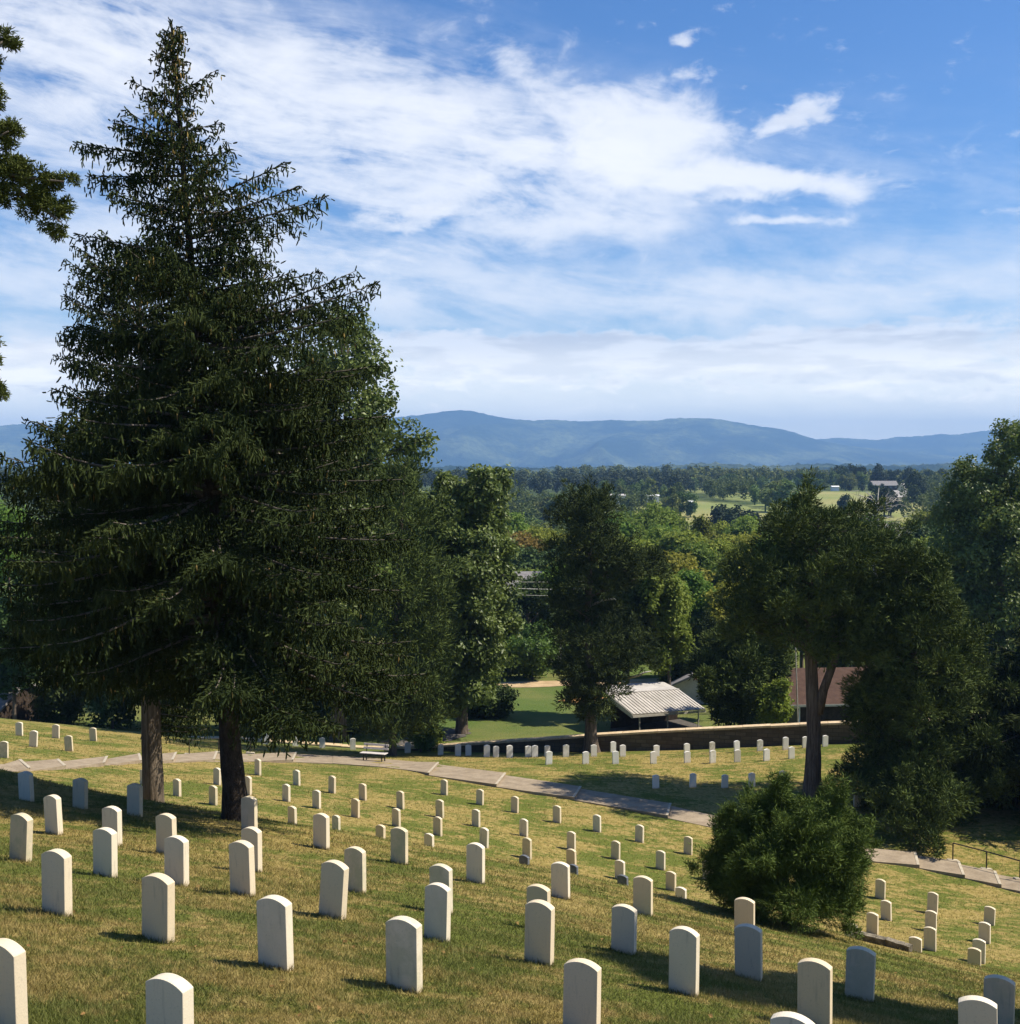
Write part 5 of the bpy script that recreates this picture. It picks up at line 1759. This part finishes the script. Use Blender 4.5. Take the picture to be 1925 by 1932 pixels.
rl_ = [(1820, 880, 34, 26), (1815, 920, 50, 36), (1860, 905, 34, 30), (1900, 850, 40, 44), (1935, 810, 50, 50), (1850, 960, 70, 46), (1920, 930, 60, 60), (1790, 965, 46, 34), (1780, 1020, 50, 40), (1840, 1040, 80, 54), (1920, 1040, 80, 60), (1770, 1080, 44, 36), (1820, 1120, 80, 50), (1910, 1140, 90, 60), (1840, 1200, 80, 50), (1920, 1230, 80, 50), (1880, 1290, 90, 50), (1980, 900, 60, 80), (1990, 1060, 70, 90), (1985, 1230, 70, 80), (1800, 1300, 50, 40), (1822, 858, 18, 14, 0), (1880, 830, 22, 20, 0)]
rl_ = [(q_[0], q_[1] + 16) + tuple(q_[2:]) for q_ in rl_]
lump_tree("oak_tree", "large dark oak rising highest at the right edge behind the cedars", "tree", br_, [P(1880, 1250, dr_), P(1885, 1050, dr_), P(1895, 860, dr_)], [0.6, 0.5, 0.34, 0.06], rl_, dr_, 'leaf', 'oak', 19000, axis=1885, seed=16, limb_r=0.09, **OAKN)

# dead leafless tree above the cedars
dd_ = 90.0
bd = P(1650, 1300, dd_); bd[2] = float(ground(bd[0], bd[1]))
root = thing("dead_tree", "bare bleached dead tree standing above the right-hand cedars", "tree", bd)
dm = MB()
dm.tube([bd, P(1650, 1130, dd_), P(1648, 1030, dd_), P(1655, 990, dd_), P(1652, 955, dd_), P(1656, 920, dd_)], [0.3, 0.22, 0.16, 0.12, 0.08, 0.02], 7)
dm.build("trunk", M['dead_wood'], root, bd, smooth=True)
dm = MB()
rr_ = np.random.default_rng(3)
for k in range(34):
    y0_ = rr_.uniform(945, 1050); s_ = rr_.choice([-1, 1, 1]); L_ = rr_.uniform(18, 62)
    a = P(1652, y0_, dd_); e = P(1652 + s_ * L_, y0_ - rr_.uniform(0, 0.9) * L_, dd_ + rr_.normal() * 1.2)
    limb(dm, a, e, 0.055, 0.010, 0.05, 4, 0.12)
    for q in range(3):
        f_ = rr_.uniform(0.4, 0.95); p = a + (e - a) * f_
        limb(dm, p, p + np.array([s_ * rr_.uniform(.1, .6), rr_.normal() * .3, rr_.uniform(-.1, .7)]), 0.02, 0.006, 0, 3, 0.15)
dm.build("bare_branches", M['dead_wood'], root, bd)


# shrubs and smaller trees just beyond the wall
def shrub(name, label, x, y, rx, ry, d, mat, n, style='leaf', lumps=7, s=0.12, k=5, L=0.3, R=0.035, group=None, up=0.35, cat="shrub", base_y=None, seed=0):
    r_ = np.random.default_rng(int(x * 7 + y * 3 + seed))
    b = P(x, y + ry, d); b[2] = float(ground(b[0], b[1]))
    lst = [(x, y, rx * .62, ry * .62)]
    for q in range(lumps):
        a = r_.uniform(0, 2 * math.pi); e = r_.uniform(0.4, 0.72)
        lst.append((x + rx * e * math.cos(a), y + ry * e * math.sin(a), rx * r_.uniform(.28, .42), ry * r_.uniform(.28, .42), r_.normal() * rx * .5 * d / F))
    lst.append((x, y + ry * .6, rx * .7, ry * .5, 0))
    kw = dict(k=k, s=s, scat=s * 1.3, up=up, sub=9, rsub=0.45, inner=0.25) if style == 'leaf' else dict(k=k, L=L, R=R, up=0.45, spread=0.55, sub=9, rsub=0.45, inner=0.2)
    th = max(0.04, 0.02 * ry * d / F)
    return lump_tree(name, label, cat, b, [P(x, y, d), P(x, y - ry * .5, d)], [th * 1.6, th, th * .3], lst, d, style, mat, n, group=group, seed=3, limb_r=0.03, **kw)


shrub("sapling", "bright green leafy sapling at the end of the stone wall beside the bench", 795, 1372, 36, 38, 71.5, 'leaf_bright', 1200, s=0.11, group=None, cat="sapling")
shrub("shrub", "small olive shrub right under the bright sapling at the wall's end", 815, 1395, 34, 20, 72.5, 'leaf_yellow', 600, s=0.10)
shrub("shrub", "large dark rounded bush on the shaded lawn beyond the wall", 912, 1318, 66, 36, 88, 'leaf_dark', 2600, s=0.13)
shrub("shrub", "maroon leaved bush beside the large dark bush beyond the wall", 868, 1318, 30, 26, 90, 'leaf_red', 900, s=0.12)
shrub("broadleaf_tree", "bright green low tree above the dirt road, between oak and pointed cedar", 1005, 1225, 56, 62, 112, 'leaf_bright', 3000, s=0.17, cat="tree")
shrub("broadleaf_tree", "green low tree at the oak's foot above the dirt road", 940, 1235, 40, 52, 113, 'leaf_mid', 2000, s=0.17, cat="tree")
shrub("broadleaf_tree", "yellow green tree behind the overhead cables", 1030, 1120, 44, 42, 132, 'leaf_mid', 1800, s=0.2, cat="tree")
shrub("cedar_tree", "dark spreading cedar just behind the wall, left of the metal pole", 1400, 1256, 104, 112, 76, 'cedar', 7500, 'spray', 14, k=5, L=0.36, R=0.04, cat="tree")
shrub("shrub", "light green shrub at the foot of the cedar behind the wall", 1460, 1320, 38, 42, 72.5, 'leaf_mid', 1300, s=0.12)
shrub("broadleaf_tree", "maroon leaved small tree shading the grey gabled house", 1342, 1290, 34, 26, 86, 'leaf_red', 1000, s=0.13, cat="tree")
shrub("broadleaf_tree", "green tree right behind the pavilion's metal roof", 1262, 1155, 62, 118, 87.5, 'leaf_mid', 5200, s=0.16, cat="tree")
shrub("broadleaf_tree", "shadowy broadleaf tree between the pointed cedar and the pavilion", 1185, 1150, 62, 100, 88, 'leaf_dark', 4000, s=0.18, cat="tree")
shrub("broadleaf_tree", "dark bushy tree behind the brown roofed house", 1580, 1200, 70, 70, 98, 'leaf_dark', 2500, s=0.18, cat="tree")
shrub("shrub", "dark bush along the wall under the big right-hand cedar", 1680, 1330, 70, 50, 74, 'leaf_dark', 1800, s=0.13)
for k, (x, yt, rx) in enumerate(((1256, 1142, 17), (1284, 1136, 19), (1308, 1150, 16), (1334, 1146, 18))):
    shrub("arborvitae", "narrow dark columnar evergreen, %s from the left behind the pavilion" % ORD[k], x, (yt + 1312) / 2, rx, (1312 - yt) / 2, 98, 'cedar_dark', 1500, 'spray', 12, k=4, L=0.35, R=0.045, group="columnar evergreens behind the pavilion", cat="tree")
# shaded thicket behind the spruces, bottom left
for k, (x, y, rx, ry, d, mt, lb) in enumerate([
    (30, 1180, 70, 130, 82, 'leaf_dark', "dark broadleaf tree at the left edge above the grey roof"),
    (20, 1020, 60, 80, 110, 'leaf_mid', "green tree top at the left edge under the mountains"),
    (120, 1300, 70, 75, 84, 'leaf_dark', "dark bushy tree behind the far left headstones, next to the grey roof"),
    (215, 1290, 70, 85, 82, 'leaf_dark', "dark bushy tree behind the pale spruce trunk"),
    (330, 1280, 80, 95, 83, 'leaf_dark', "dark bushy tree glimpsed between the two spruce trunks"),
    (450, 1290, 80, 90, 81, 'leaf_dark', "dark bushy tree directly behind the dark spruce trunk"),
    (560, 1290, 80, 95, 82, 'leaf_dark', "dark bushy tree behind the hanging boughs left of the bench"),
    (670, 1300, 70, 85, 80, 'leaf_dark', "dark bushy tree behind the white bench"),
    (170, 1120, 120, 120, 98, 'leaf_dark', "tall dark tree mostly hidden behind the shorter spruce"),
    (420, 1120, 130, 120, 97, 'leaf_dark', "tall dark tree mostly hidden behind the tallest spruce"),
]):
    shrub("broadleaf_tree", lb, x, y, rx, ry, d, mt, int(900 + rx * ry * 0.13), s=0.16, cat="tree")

# tree outside the right edge whose shade lies on the lower right slope
dsh = 14.6
bs = np.array([14.6, dsh, float(ground(14.6, dsh))])
root = thing("cedar_tree", "tall narrow cedar standing just beyond the lower right edge", "tree", bs)
tm = trunk_mb([bs - upv * .3, bs + upv * 5, bs + upv * 10, bs + upv * 17.5], [0.3, 0.25, 0.18, 0.04], 10, 1.4, 0.5, 2)
LMP = []
rs_ = np.random.default_rng(21)
for k in range(44):
    h_ = rs_.uniform(3.2, 17.3); a_ = rs_.uniform(0, 6.28)
    R_c = float(np.interp(h_, [3, 6, 11, 15, 17.5], [1.7, 2.6, 2.5, 1.7, 0.4])) * rs_.uniform(0.4, 1.0)
    LMP.append((bs + np.array([R_c * math.cos(a_), R_c * math.sin(a_), h_]), np.array([0.62, 0.62, 0.5]) * rs_.uniform(0.7, 1.2)))
cr = sprays(LMP, 7500, 5, 0.34, 0.05, up=0.3, spread=0.6, sub=8, rsub=0.46, inner=0.2, rr=rs_)
finish_tree(root, bs, tm, M['bark_cedar'], [cr], M['cedar'])

# ------------------------------------------------------------------ trees of the valley: a few kinds, then copies
def proto_tree(kind, seed):
    """local tree about 12 m high: trunk mesh and crown mesh"""
    r_ = np.random.default_rng(seed)
    H = 12.0
    LP = []
    if kind == 'round':
        for k in range(15):
            a = r_.uniform(0, 6.28); h = r_.uniform(4.2, 10.4)
            R_ = float(np.interp(h, [3.5, 6.5, 9, 11], [2.4, 3.1, 2.4, 0.9])) * r_.uniform(0.35, 1)
            LP.append((np.array([R_ * math.cos(a), R_ * math.sin(a), h]), np.array([1.6, 1.6, 1.35]) * r_.uniform(.75, 1.15)))
        LP.append((np.array([0, 0, 10.6]), np.array([1.3, 1.3, 1.2])))
    elif kind == 'tall':
        for k in range(15):
            a = r_.uniform(0, 6.28); h = r_.uniform(3.4, 11.2)
            R_ = float(np.interp(h, [3, 6, 9, 12], [1.6, 2.1, 1.7, 0.5])) * r_.uniform(0.3, 1)
            LP.append((np.array([R_ * math.cos(a), R_ * math.sin(a), h]), np.array([1.25, 1.25, 1.3]) * r_.uniform(.75, 1.15)))
    else:
        for k in range(18):
            a = r_.uniform(0, 6.28); h = r_.uniform(1.5, 9.5)
            R_ = float(np.interp(h, [1, 5, 8, 10], [3.0, 3.4, 2.6, 0.8])) * r_.uniform(0.35, 1)
            LP.append((np.array([R_ * math.cos(a), R_ * math.sin(a), h]), np.array([1.6, 1.6, 1.3]) * r_.uniform(.7, 1.2)))
    V, T, ti = leaves(LP, 2600, 5, 0.20, 0.30, up=0.35, sub=9, rsub=0.46, inner=0.3, rr=r_)
    cm = mesh_np("crown", V, [T], M['leaf_mid'], tint=ti)
    tm = trunk_mb([(0, 0, -1.5), (0.1, 0, 3), (0.0, 0.15, 6), (0, 0, 9.5)], [0.3, 0.24, 0.17, 0.04], 8, 1.3, 0.6, seed)
    for k in range(5):
        a = r_.uniform(0, 6.28); limb(tm, (0, 0, r_.uniform(3, 5.5)), (2.0 * math.cos(a), 2.0 * math.sin(a), r_.uniform(6, 8.5)), 0.10, 0.03)
    V = np.vstack(tm.V)
    fs = [np.vstack(tm.Q), np.vstack(tm.T)]
    tmesh = mesh_np("trunk", V, fs, M['bark_cedar'], smooth=True)
    return tmesh, cm


PROTO = [proto_tree(k, s) for k, s in (('round', 1), ('round', 2), ('tall', 3), ('bushy', 4), ('bushy', 5), ('tall', 6))]
WHICH = {'leaf_mid': "green", 'leaf_yellow': "yellow green", 'leaf_orange': "orange brown", 'leaf_dark': "dark green"}
rv = np.random.default_rng(77)
mid = []
BANDS = [(118, 1075, "nearest line of valley trees"), (138, 1030, "second line of valley trees"), (160, 1002, "third line of valley trees"), (188, 985, "fourth line of valley trees"), (222, 972, "fifth line of valley trees")]
for d, ytop, bn_ in BANDS:
    x = 700.0 if d > 118 else 985.0
    row = []
    while x < 2010:
        xx = x + rv.uniform(-14, 14); dd = d + rv.uniform(-8, 8)
        yt = ytop + rv.uniform(-22, 24)
        if 900 < xx < 1060: yt += 14
        if 1330 < xx < 1700: yt += 10
        mt = rv.choice(['leaf_mid', 'leaf_mid', 'leaf_mid', 'leaf_yellow', 'leaf_dark'])
        if 1240 < xx < 1420 and d > 118: mt = rv.choice(['leaf_yellow', 'leaf_yellow', 'leaf_mid'])
        if 1420 < xx < 1680 and d > 130: mt = rv.choice(['leaf_yellow', 'leaf_mid'])
        row.append((xx, yt, dd, mt))
        x += rv.uniform(58, 86) * (118 / d) ** 0.35
    mid.append((bn_, row))
mid.append(("orange", [(985, 992, 172, 'leaf_orange')]))
n_mid = 0
for bn_, row in mid:
    row.sort()
    cnt = {}
    for (x, yt, d, mt) in row:
        p = P(x, yt, d)
        gz = float(ground(p[0], d))
        Ht = max(5.0, p[2] - gz)
        tmesh, cm = PROTO[int(rv.integers(0, 6))]
        cnt[mt] = cnt.get(mt, 0) + 1
        if bn_ == "orange": lb = "orange brown broadleaf tree turning early, left of the pointed cedar"
        else: lb = "%s %s tree from the left in the %s" % (ORD[cnt[mt] - 1], WHICH[mt], bn_)
        root = thing("broadleaf_tree", lb, "tree", (p[0], d, gz), "broadleaf trees in the valley beyond the wall")
        s = Ht / 11.6
        sx = min(s, 1.35) * rv.uniform(0.95, 1.2)
        root.scale = (sx, sx, s)
        root.rotation_euler = (0, 0, rv.uniform(0, 6.28))
        link("trunk", tmesh, root)
        c = link("crown", cm, root)
        c.material_slots[0].link = 'OBJECT'
        c.material_slots[0].material = M[mt]
        n_mid += 1

# small far trees over the fields
def far_proto(seed, tall=False):
    r_ = np.random.default_rng(seed)
    LP = []
    for k in range(9):
        a = r_.uniform(0, 6.28); h = r_.uniform(2.2, 8.6)
        R_ = float(np.interp(h, [1.5, 5, 8, 10], [2.2, 3.4, 2.4, 0.8])) * r_.uniform(0.3, 1) * (0.7 if tall else 1)
        LP.append((np.array([R_ * math.cos(a), R_ * math.sin(a), h]), np.array([1.8, 1.8, 1.6]) * r_.uniform(.75, 1.15)))
    V, T, ti = leaves(LP, 420, 4, 0.42, 0.4, up=0.35, sub=7, rsub=0.5, inner=0.3, rr=r_)
    q = MB(); q.tube([(0, 0, -1), (0, 0, 3), (0, 0, 6)], [0.3, 0.25, 0.1], 6)
    n = len(V)
    V = np.vstack([V, np.vstack(q.V)]); ti = np.concatenate([ti, np.zeros(q.n)])
    return V, [T, np.vstack(q.T) + n, np.vstack(q.Q) + n], ti


FARM = []
for s_ in range(5):
    V, fs, ti = far_proto(40 + s_, s_ % 2 == 1)
    FARM.append(mesh_np("tree", V, fs, M['far_leaf'], tint=ti))
# clumps seen in the valley: x, y of the foot, spread, forward distance, how many, height, material, place
CLUMPS = [
    (985, 968, 60, 12, 330, 9, 9, 'far_leaf', "beside the pointed cedar's top"), (1080, 962, 70, 10, 360, 9, 8, 'far_leaf', "behind the pointed cedar's top"),
    (1000, 948, 90, 8, 480, 12, 9, 'far_leaf', "along the dark wood's left foot"), (1185, 952, 60, 8, 430, 9, 8, 'far_leaf', "around the long white building"),
    (1270, 952, 40, 8, 470, 7, 9, 'far_leaf', "by the tiny white hut"), (1215, 937, 70, 5, 600, 9, 10, 'far_leaf', "behind the low white trailer roof"),
    (1375, 975, 40, 10, 380, 7, 11, 'far_dark', "in the dark clump left of the field"), (1450, 972, 44, 8, 360, 7, 8, 'far_dark', "in the dark hedge before the field"),
    (1450, 943, 40, 5, 520, 6, 12, 'far_leaf', "in the tall clump left of the field"), (1520, 955, 30, 6, 430, 4, 5, 'far_leaf', "at the front rim of the large field"),
    (1585, 938, 14, 3, 520, 2, 7, 'far_dark', "inside the large field's left corner"), (1606, 957, 5, 2, 450, 1, 8, 'far_dark', "standing alone in the large field"), (1566, 962, 12, 3, 440, 2, 4, 'far_dark', "low beside the lone field tree"),
    (1655, 955, 24, 5, 500, 4, 10, 'far_dark', "left of the pale roofed farmhouse"), (1740, 945, 20, 6, 560, 4, 12, 'far_dark', "right of the pale roofed farmhouse"),
    (1500, 918, 140, 3, 780, 15, 11, 'far_leaf', "behind the large field"), (1650, 918, 55, 2, 735, 5, 6, 'far_dark', "before the brick house"), (1640, 916, 70, 2, 820, 9, 14, 'far_dark', "around the brick house"), (1330, 915, 80, 4, 800, 10, 11, 'far_leaf', "by the small upper field"),
    (1120, 935, 60, 5, 640, 7, 10, 'far_leaf', "before the long dark wood"), (1735, 914, 40, 2, 850, 5, 12, 'far_dark', "on the skyline at the right oak"),
]
n_far = 0
for (x, y, sx, sy, d, n, ht, mt, where) in CLUMPS:
    pts = []
    for k in range(n):
        xx = x + rv.uniform(-sx, sx); yy = y + rv.uniform(-sy, sy)
        pts.append((xx, d * (1 + rv.uniform(-.07, .07))))
    pts.sort()
    for k, (xx, dd) in enumerate(pts):
        X = float(ray(xx, y)[0]) * dd
        gz = float(ground(X, dd))
        o = bpy.data.objects.new("tree", FARM[int(rv.integers(0, 5))])
        COL.objects.link(o)
        o.location = (X, dd, gz)
        s = ht / 9.6 * rv.uniform(0.75, 1.2)
        o.scale = (s * rv.uniform(.85, 1.25), s * rv.uniform(.85, 1.25), s)
        o.rotation_euler = (0, 0, rv.uniform(0, 6.28))
        o.material_slots[0].link = 'OBJECT'
        o.material_slots[0].material = M[mt]
        c_ = "dark" if mt == 'far_dark' else "green"
        lb = ("small %s tree %s" % (c_, where)) if n == 1 else "%s small %s tree from the left %s" % (ORD[k], c_, where)
        tag(o, lb, "tree", "far trees across the valley")
        n_far += 1


def wood(name, label, strips, mat, s=0.9, seed=1):
    """a distant wood that reads as one mass"""
    r_ = np.random.default_rng(seed)
    Vs, Ts, tt = [], [], []
    n0 = 0
    for (xa, xb, d0, d1, n, ht) in strips:
        LP = []
        xs = r_.uniform(xa, xb, n); ds = d0 + (d1 - d0) * r_.uniform(0, 1, n)
        for x, d in zip(xs, ds):
            X = float(ray(x, 900)[0]) * d
            z = float(ground(X, d))
            h = ht * r_.uniform(0.7, 1.15)
            R_ = h * r_.uniform(0.24, 0.36)
            LP.append((np.array([X, d, z + h * 0.62]), np.array([R_, R_, h * 0.42])))
        V, T, ti = leaves(LP, n * 60, 3, s, 0.7, up=0.35, sub=7, rsub=0.55, inner=0.4, rr=r_)
        Vs.append(V); Ts.append(T + n0); tt.append(ti); n0 += len(V)
    o = link(name, mesh_np(name, np.vstack(Vs), [np.vstack(Ts)], M[mat], tint=np.concatenate(tt)))
    return tag(o, label, "wood", kind='stuff')


wood("dark_wood", "long dark wood on the low ridge below the mountains", [(-700, 1290, 690, 950, 900, 13)], 'far_dark', 0.9, 5)
wood("distant_woods", "hazy woods covering the rolling land below the mountains", [(-800, 2700, 950, 1400, 1100, 13), (1280, 2700, 780, 1050, 420, 11)], 'far_leaf', 1.1, 6)
wood("valley_scrub", "scrub and hedges between the fields of the valley", [(900, 1230, 300, 640, 150, 7), (1380, 1700, 290, 400, 150, 4), (-300, 1000, 250, 680, 420, 10), (1700, 2600, 300, 800, 420, 10), (1330, 1420, 560, 800, 60, 8)], 'far_leaf', 0.6, 7)

# ------------------------------------------------------------------ hills and mountains
def ridge(name, prof, d0, dcrest, d1, base_z, seed, nu=420, nd=60, gully=0.48, tree=6.0):
    r_ = np.random.default_rng(seed)
    px = np.array([p[0] for p in prof], float); py = np.array([p[1] for p in prof], float)
    xs = np.linspace(px.min(), px.max(), nu)
    ys = np.interp(xs, px, py)
    ker = np.ones(5) / 5; ys = np.convolve(np.pad(ys, 2, mode='edge'), ker, 'valid')
    a, b = ray(xs, ys)
    crest = b * dcrest
    dd = np.concatenate([np.linspace(d0, dcrest, nd), np.linspace(dcrest, d1, 14)[1:]])
    ph = r_.uniform(0, 6.28, 9)
    Z = np.zeros((len(dd), nu)); X = np.zeros_like(Z); Y = np.zeros_like(Z)
    for k, d in enumerate(dd):
        if d <= dcrest:
            t = (d - d0) / (dcrest - d0)
            sh = t ** 1.15 * (1.45 - 0.45 * t)
            w_ = (1 - t) ** 0.8 * t ** 0.4
        else:
            t = (d - dcrest) / (d1 - dcrest); sh = 1 - t ** 1.4; w_ = 0
        ux = a * dcrest + 500 * np.sin(d / 900.0 + ph[0])
        g_ = sum((0.6 ** q) * np.abs(np.sin(ux / (620 / 1.9 ** q) + ph[q] + (d - dcrest) / 1500 * (q - 1) + 0.7 * np.sin(ux / 830 + ph[q]))) for q in range(5))
        hgt = (crest - base_z) * sh - w_ * (crest - base_z) * gully * g_
        X[k] = a * d; Y[k] = d
        Z[k] = base_z + hgt + r_.normal(size=nu) * tree * 0.35 * min(1, sh * 3)
    V = np.stack([X.ravel(), Y.ravel(), Z.ravel()], -1)
    i = np.arange(len(dd) - 1)[:, None] * nu; j = np.arange(nu - 1)[None]
    Q = np.stack([i + j, i + j + 1, i + nu + j + 1, i + nu + j], -1).reshape(-1, 4)
    o = link(name, mesh_np(name, V, [Q], M['slope'], smooth=True))
    return tag(o, kind='structure')


ridge("mountain", [(-900, 838), (-500, 815), (-200, 808), (0, 804), (60, 800), (300, 810), (560, 800), (700, 792), (800, 783), (840, 777), (872, 774), (900, 777), (925, 784), (955, 790), (1000, 794), (1040, 792), (1100, 796), (1150, 793), (1232, 795), (1265, 790), (1300, 789), (1345, 790), (1385, 797), (1440, 806), (1470, 809), (1500, 818), (1540, 830), (1600, 842), (1700, 853), (1850, 866), (2100, 876), (2700, 880)], 6200, 9000, 10500, -60, 4)
ridge("mountain", [(1300, 872), (1420, 850), (1500, 836), (1545, 829), (1580, 826), (1625, 829), (1650, 831), (1690, 825), (1740, 823), (1775, 819), (1800, 821), (1850, 814), (1880, 811), (1925, 806), (2000, 800), (2150, 806), (2400, 815), (2900, 840)], 7800, 10600, 11800, -60, 9)
ridge("hills", [(-900, 884), (-300, 880), (300, 884), (700, 884), (860, 882), (930, 881), (1000, 884), (1080, 884), (1150, 881), (1220, 883), (1290, 878), (1350, 876), (1400, 879), (1440, 881), (1500, 879), (1560, 876), (1620, 879), (1690, 880), (1760, 877), (1850, 874), (2000, 872), (2300, 880), (2900, 884)], 2300, 3300, 4200, -52, 14, gully=0.12, tree=9.0)

# ------------------------------------------------------------------ grass blades near the camera and fallen leaves
rg = np.random.default_rng(31)
nb = 620000
u_ = rg.uniform(1 / 66.0, 1 / 6.6, nb)
d = 1 / u_
X = rg.uniform(-0.52, 0.52, nb) * d
z = ground(X, d)
brow_d = np.interp(X, bpt[:, 0], bpt[:, 1])
keep = (d < brow_d + 0.6) | (d > brow_d + 3.0)
pc = np.array([(q_[0] + q_[1] + q_[2] + q_[3]) / 4 for q_ in PATH_QUADS])[:, :2]
far_ = np.where(d > 33)[0]
for q_ in PATH_QUADS:
    poly = np.array(q_)[:, :2]
    sgn = np.zeros((len(far_), 4))
    for e_ in range(4):
        p0, p1 = poly[e_], poly[(e_ + 1) % 4]
        sgn[:, e_] = (p1[0] - p0[0]) * (d[far_] - p0[1]) - (p1[1] - p0[1]) * (X[far_] - p0[0])
    ins = (sgn > -0.02).all(1) | (sgn < 0.02).all(1)
    keep[far_[ins]] = False
X, d, z = X[keep], d[keep], z[keep]
nb = len(X)
hgt = rg.uniform(0.022, 0.062, nb) * (1 + 0.25 * np.sin(X * 1.3 + 0.5 * np.sin(d)) * np.sin(d * 0.8 + 1)) * (0.85 + d / 60)
wid = rg.uniform(0.0022, 0.0045, nb) * (0.7 + np.minimum(d, 45) / 14.0)
a = rg.uniform(0, 6.28, nb)
ln = rg.normal(size=(nb, 2)) * 0.55
B = np.stack([X, d, z - 0.006], -1)
side = np.stack([np.cos(a), np.sin(a), np.zeros(nb)], -1) * wid[:, None]
tip = B + np.stack([ln[:, 0] * hgt, ln[:, 1] * hgt, hgt], -1)
V = np.stack([B - side, B + side, tip], 1).reshape(-1, 3)
T = np.arange(nb * 3).reshape(-1, 3)
o = link("grass", mesh_np("grass", V, [T], M['blade'], tint=np.repeat(rg.uniform(0, 1, nb) ** 1.3, 3)))
tag(o, "short patchy grass blades on the near slope", "grass", kind='stuff')

# longer tufts left by the mower round the feet of the near stones
tv = []
for k_, b_ in stone_pos.items():
    if b_[1] > 24 or ST[k_][4] == 's': continue
    th_ = stone_objs[k_].rotation_euler[2]; n_ = 150
    e_ = rg.uniform(-1, 1, n_); sd = rg.integers(0, 4, n_)
    lx = np.where(sd < 2, e_ * 0.18, np.where(sd == 2, -0.175, 0.175)); ly = np.where(sd == 0, -0.06, np.where(sd == 1, 0.06, e_ * 0.06))
    lx = lx + rg.normal(size=n_) * 0.008; ly = ly + rg.normal(size=n_) * 0.008
    gx = b_[0] + lx * math.cos(th_) - ly * math.sin(th_); gy = b_[1] + lx * math.sin(th_) + ly * math.cos(th_)
    gb = np.stack([gx, gy, ground(gx, gy) - 0.006], -1)
    hh = rg.uniform(0.03, 0.10, n_); aa = rg.uniform(0, 6.28, n_); ww_ = rg.uniform(0.003, 0.006, n_)
    sv = np.stack([np.cos(aa), np.sin(aa), np.zeros(n_)], -1) * ww_[:, None]
    tp_ = gb + np.stack([rg.normal(size=n_) * hh * 0.4, rg.normal(size=n_) * hh * 0.4, hh], -1)
    tv.append(np.stack([gb - sv, gb + sv, tp_], 1).reshape(-1, 3))
tv = np.vstack(tv)
o = link("grass_tufts", mesh_np("grass_tufts", tv, [np.arange(len(tv)).reshape(-1, 3)], M['blade'], tint=np.repeat(rg.uniform(0, 0.8, len(tv) // 3), 3)))
tag(o, "longer grass tufts round the feet of the near headstones", "grass", kind='stuff')

nl = 260
u_ = rg.uniform(1 / 60.0, 1 / 7.5, nl); d = 1 / u_; X = rg.uniform(-0.45, 0.45, nl) * d
z = ground(X, d) + 0.02
V, T, c = leafquads(np.stack([X, d, z], -1), np.array([0, 0, 1.0]) + rg.normal(size=(nl, 3)) * 0.35, rg.uniform(0.018, 0.036, nl), 0.7)
o = link("fallen_leaves", mesh_np("fallen_leaves", V, [T], M['fallen'], tint=np.repeat(rg.uniform(0, 1, nl), c)))
tag(o, "scattered brown and yellow fallen leaves on the grass", "leaves", kind='stuff')

# ------------------------------------------------------------------ haze
hz = MB()
x0, x1, y0, y1, z0, z1 = -14000, 14000, -400, 12500, -70, 450
hz.hexa([(x0, y0, z0), (x1, y0, z0), (x1, y1, z0), (x0, y1, z0), (x0, y0, z1), (x1, y0, z1), (x1, y1, z1), (x0, y1, z1)])
m, t, out = new_mat("haze")
pv = t.n("ShaderNodeVolumePrincipled")
pv.inputs['Color'].default_value = (0.31, 0.57, 1.0, 1)
pv.inputs['Density'].default_value = HAZE_D
pv.inputs['Anisotropy'].default_value = 0.0
t.set(out.inputs['Volume'], pv.outputs[0])
ho = hz.build("haze", m)
tag(ho, kind='stuff')
print("trees mid", n_mid, "far", n_far, "objects", len(bpy.data.objects))
for o in []:
    if 'label' in o and not 4 <= len(o['label'].replace('-', ' ').split()) <= 16: print("LABELLEN", o.name, o['label'])
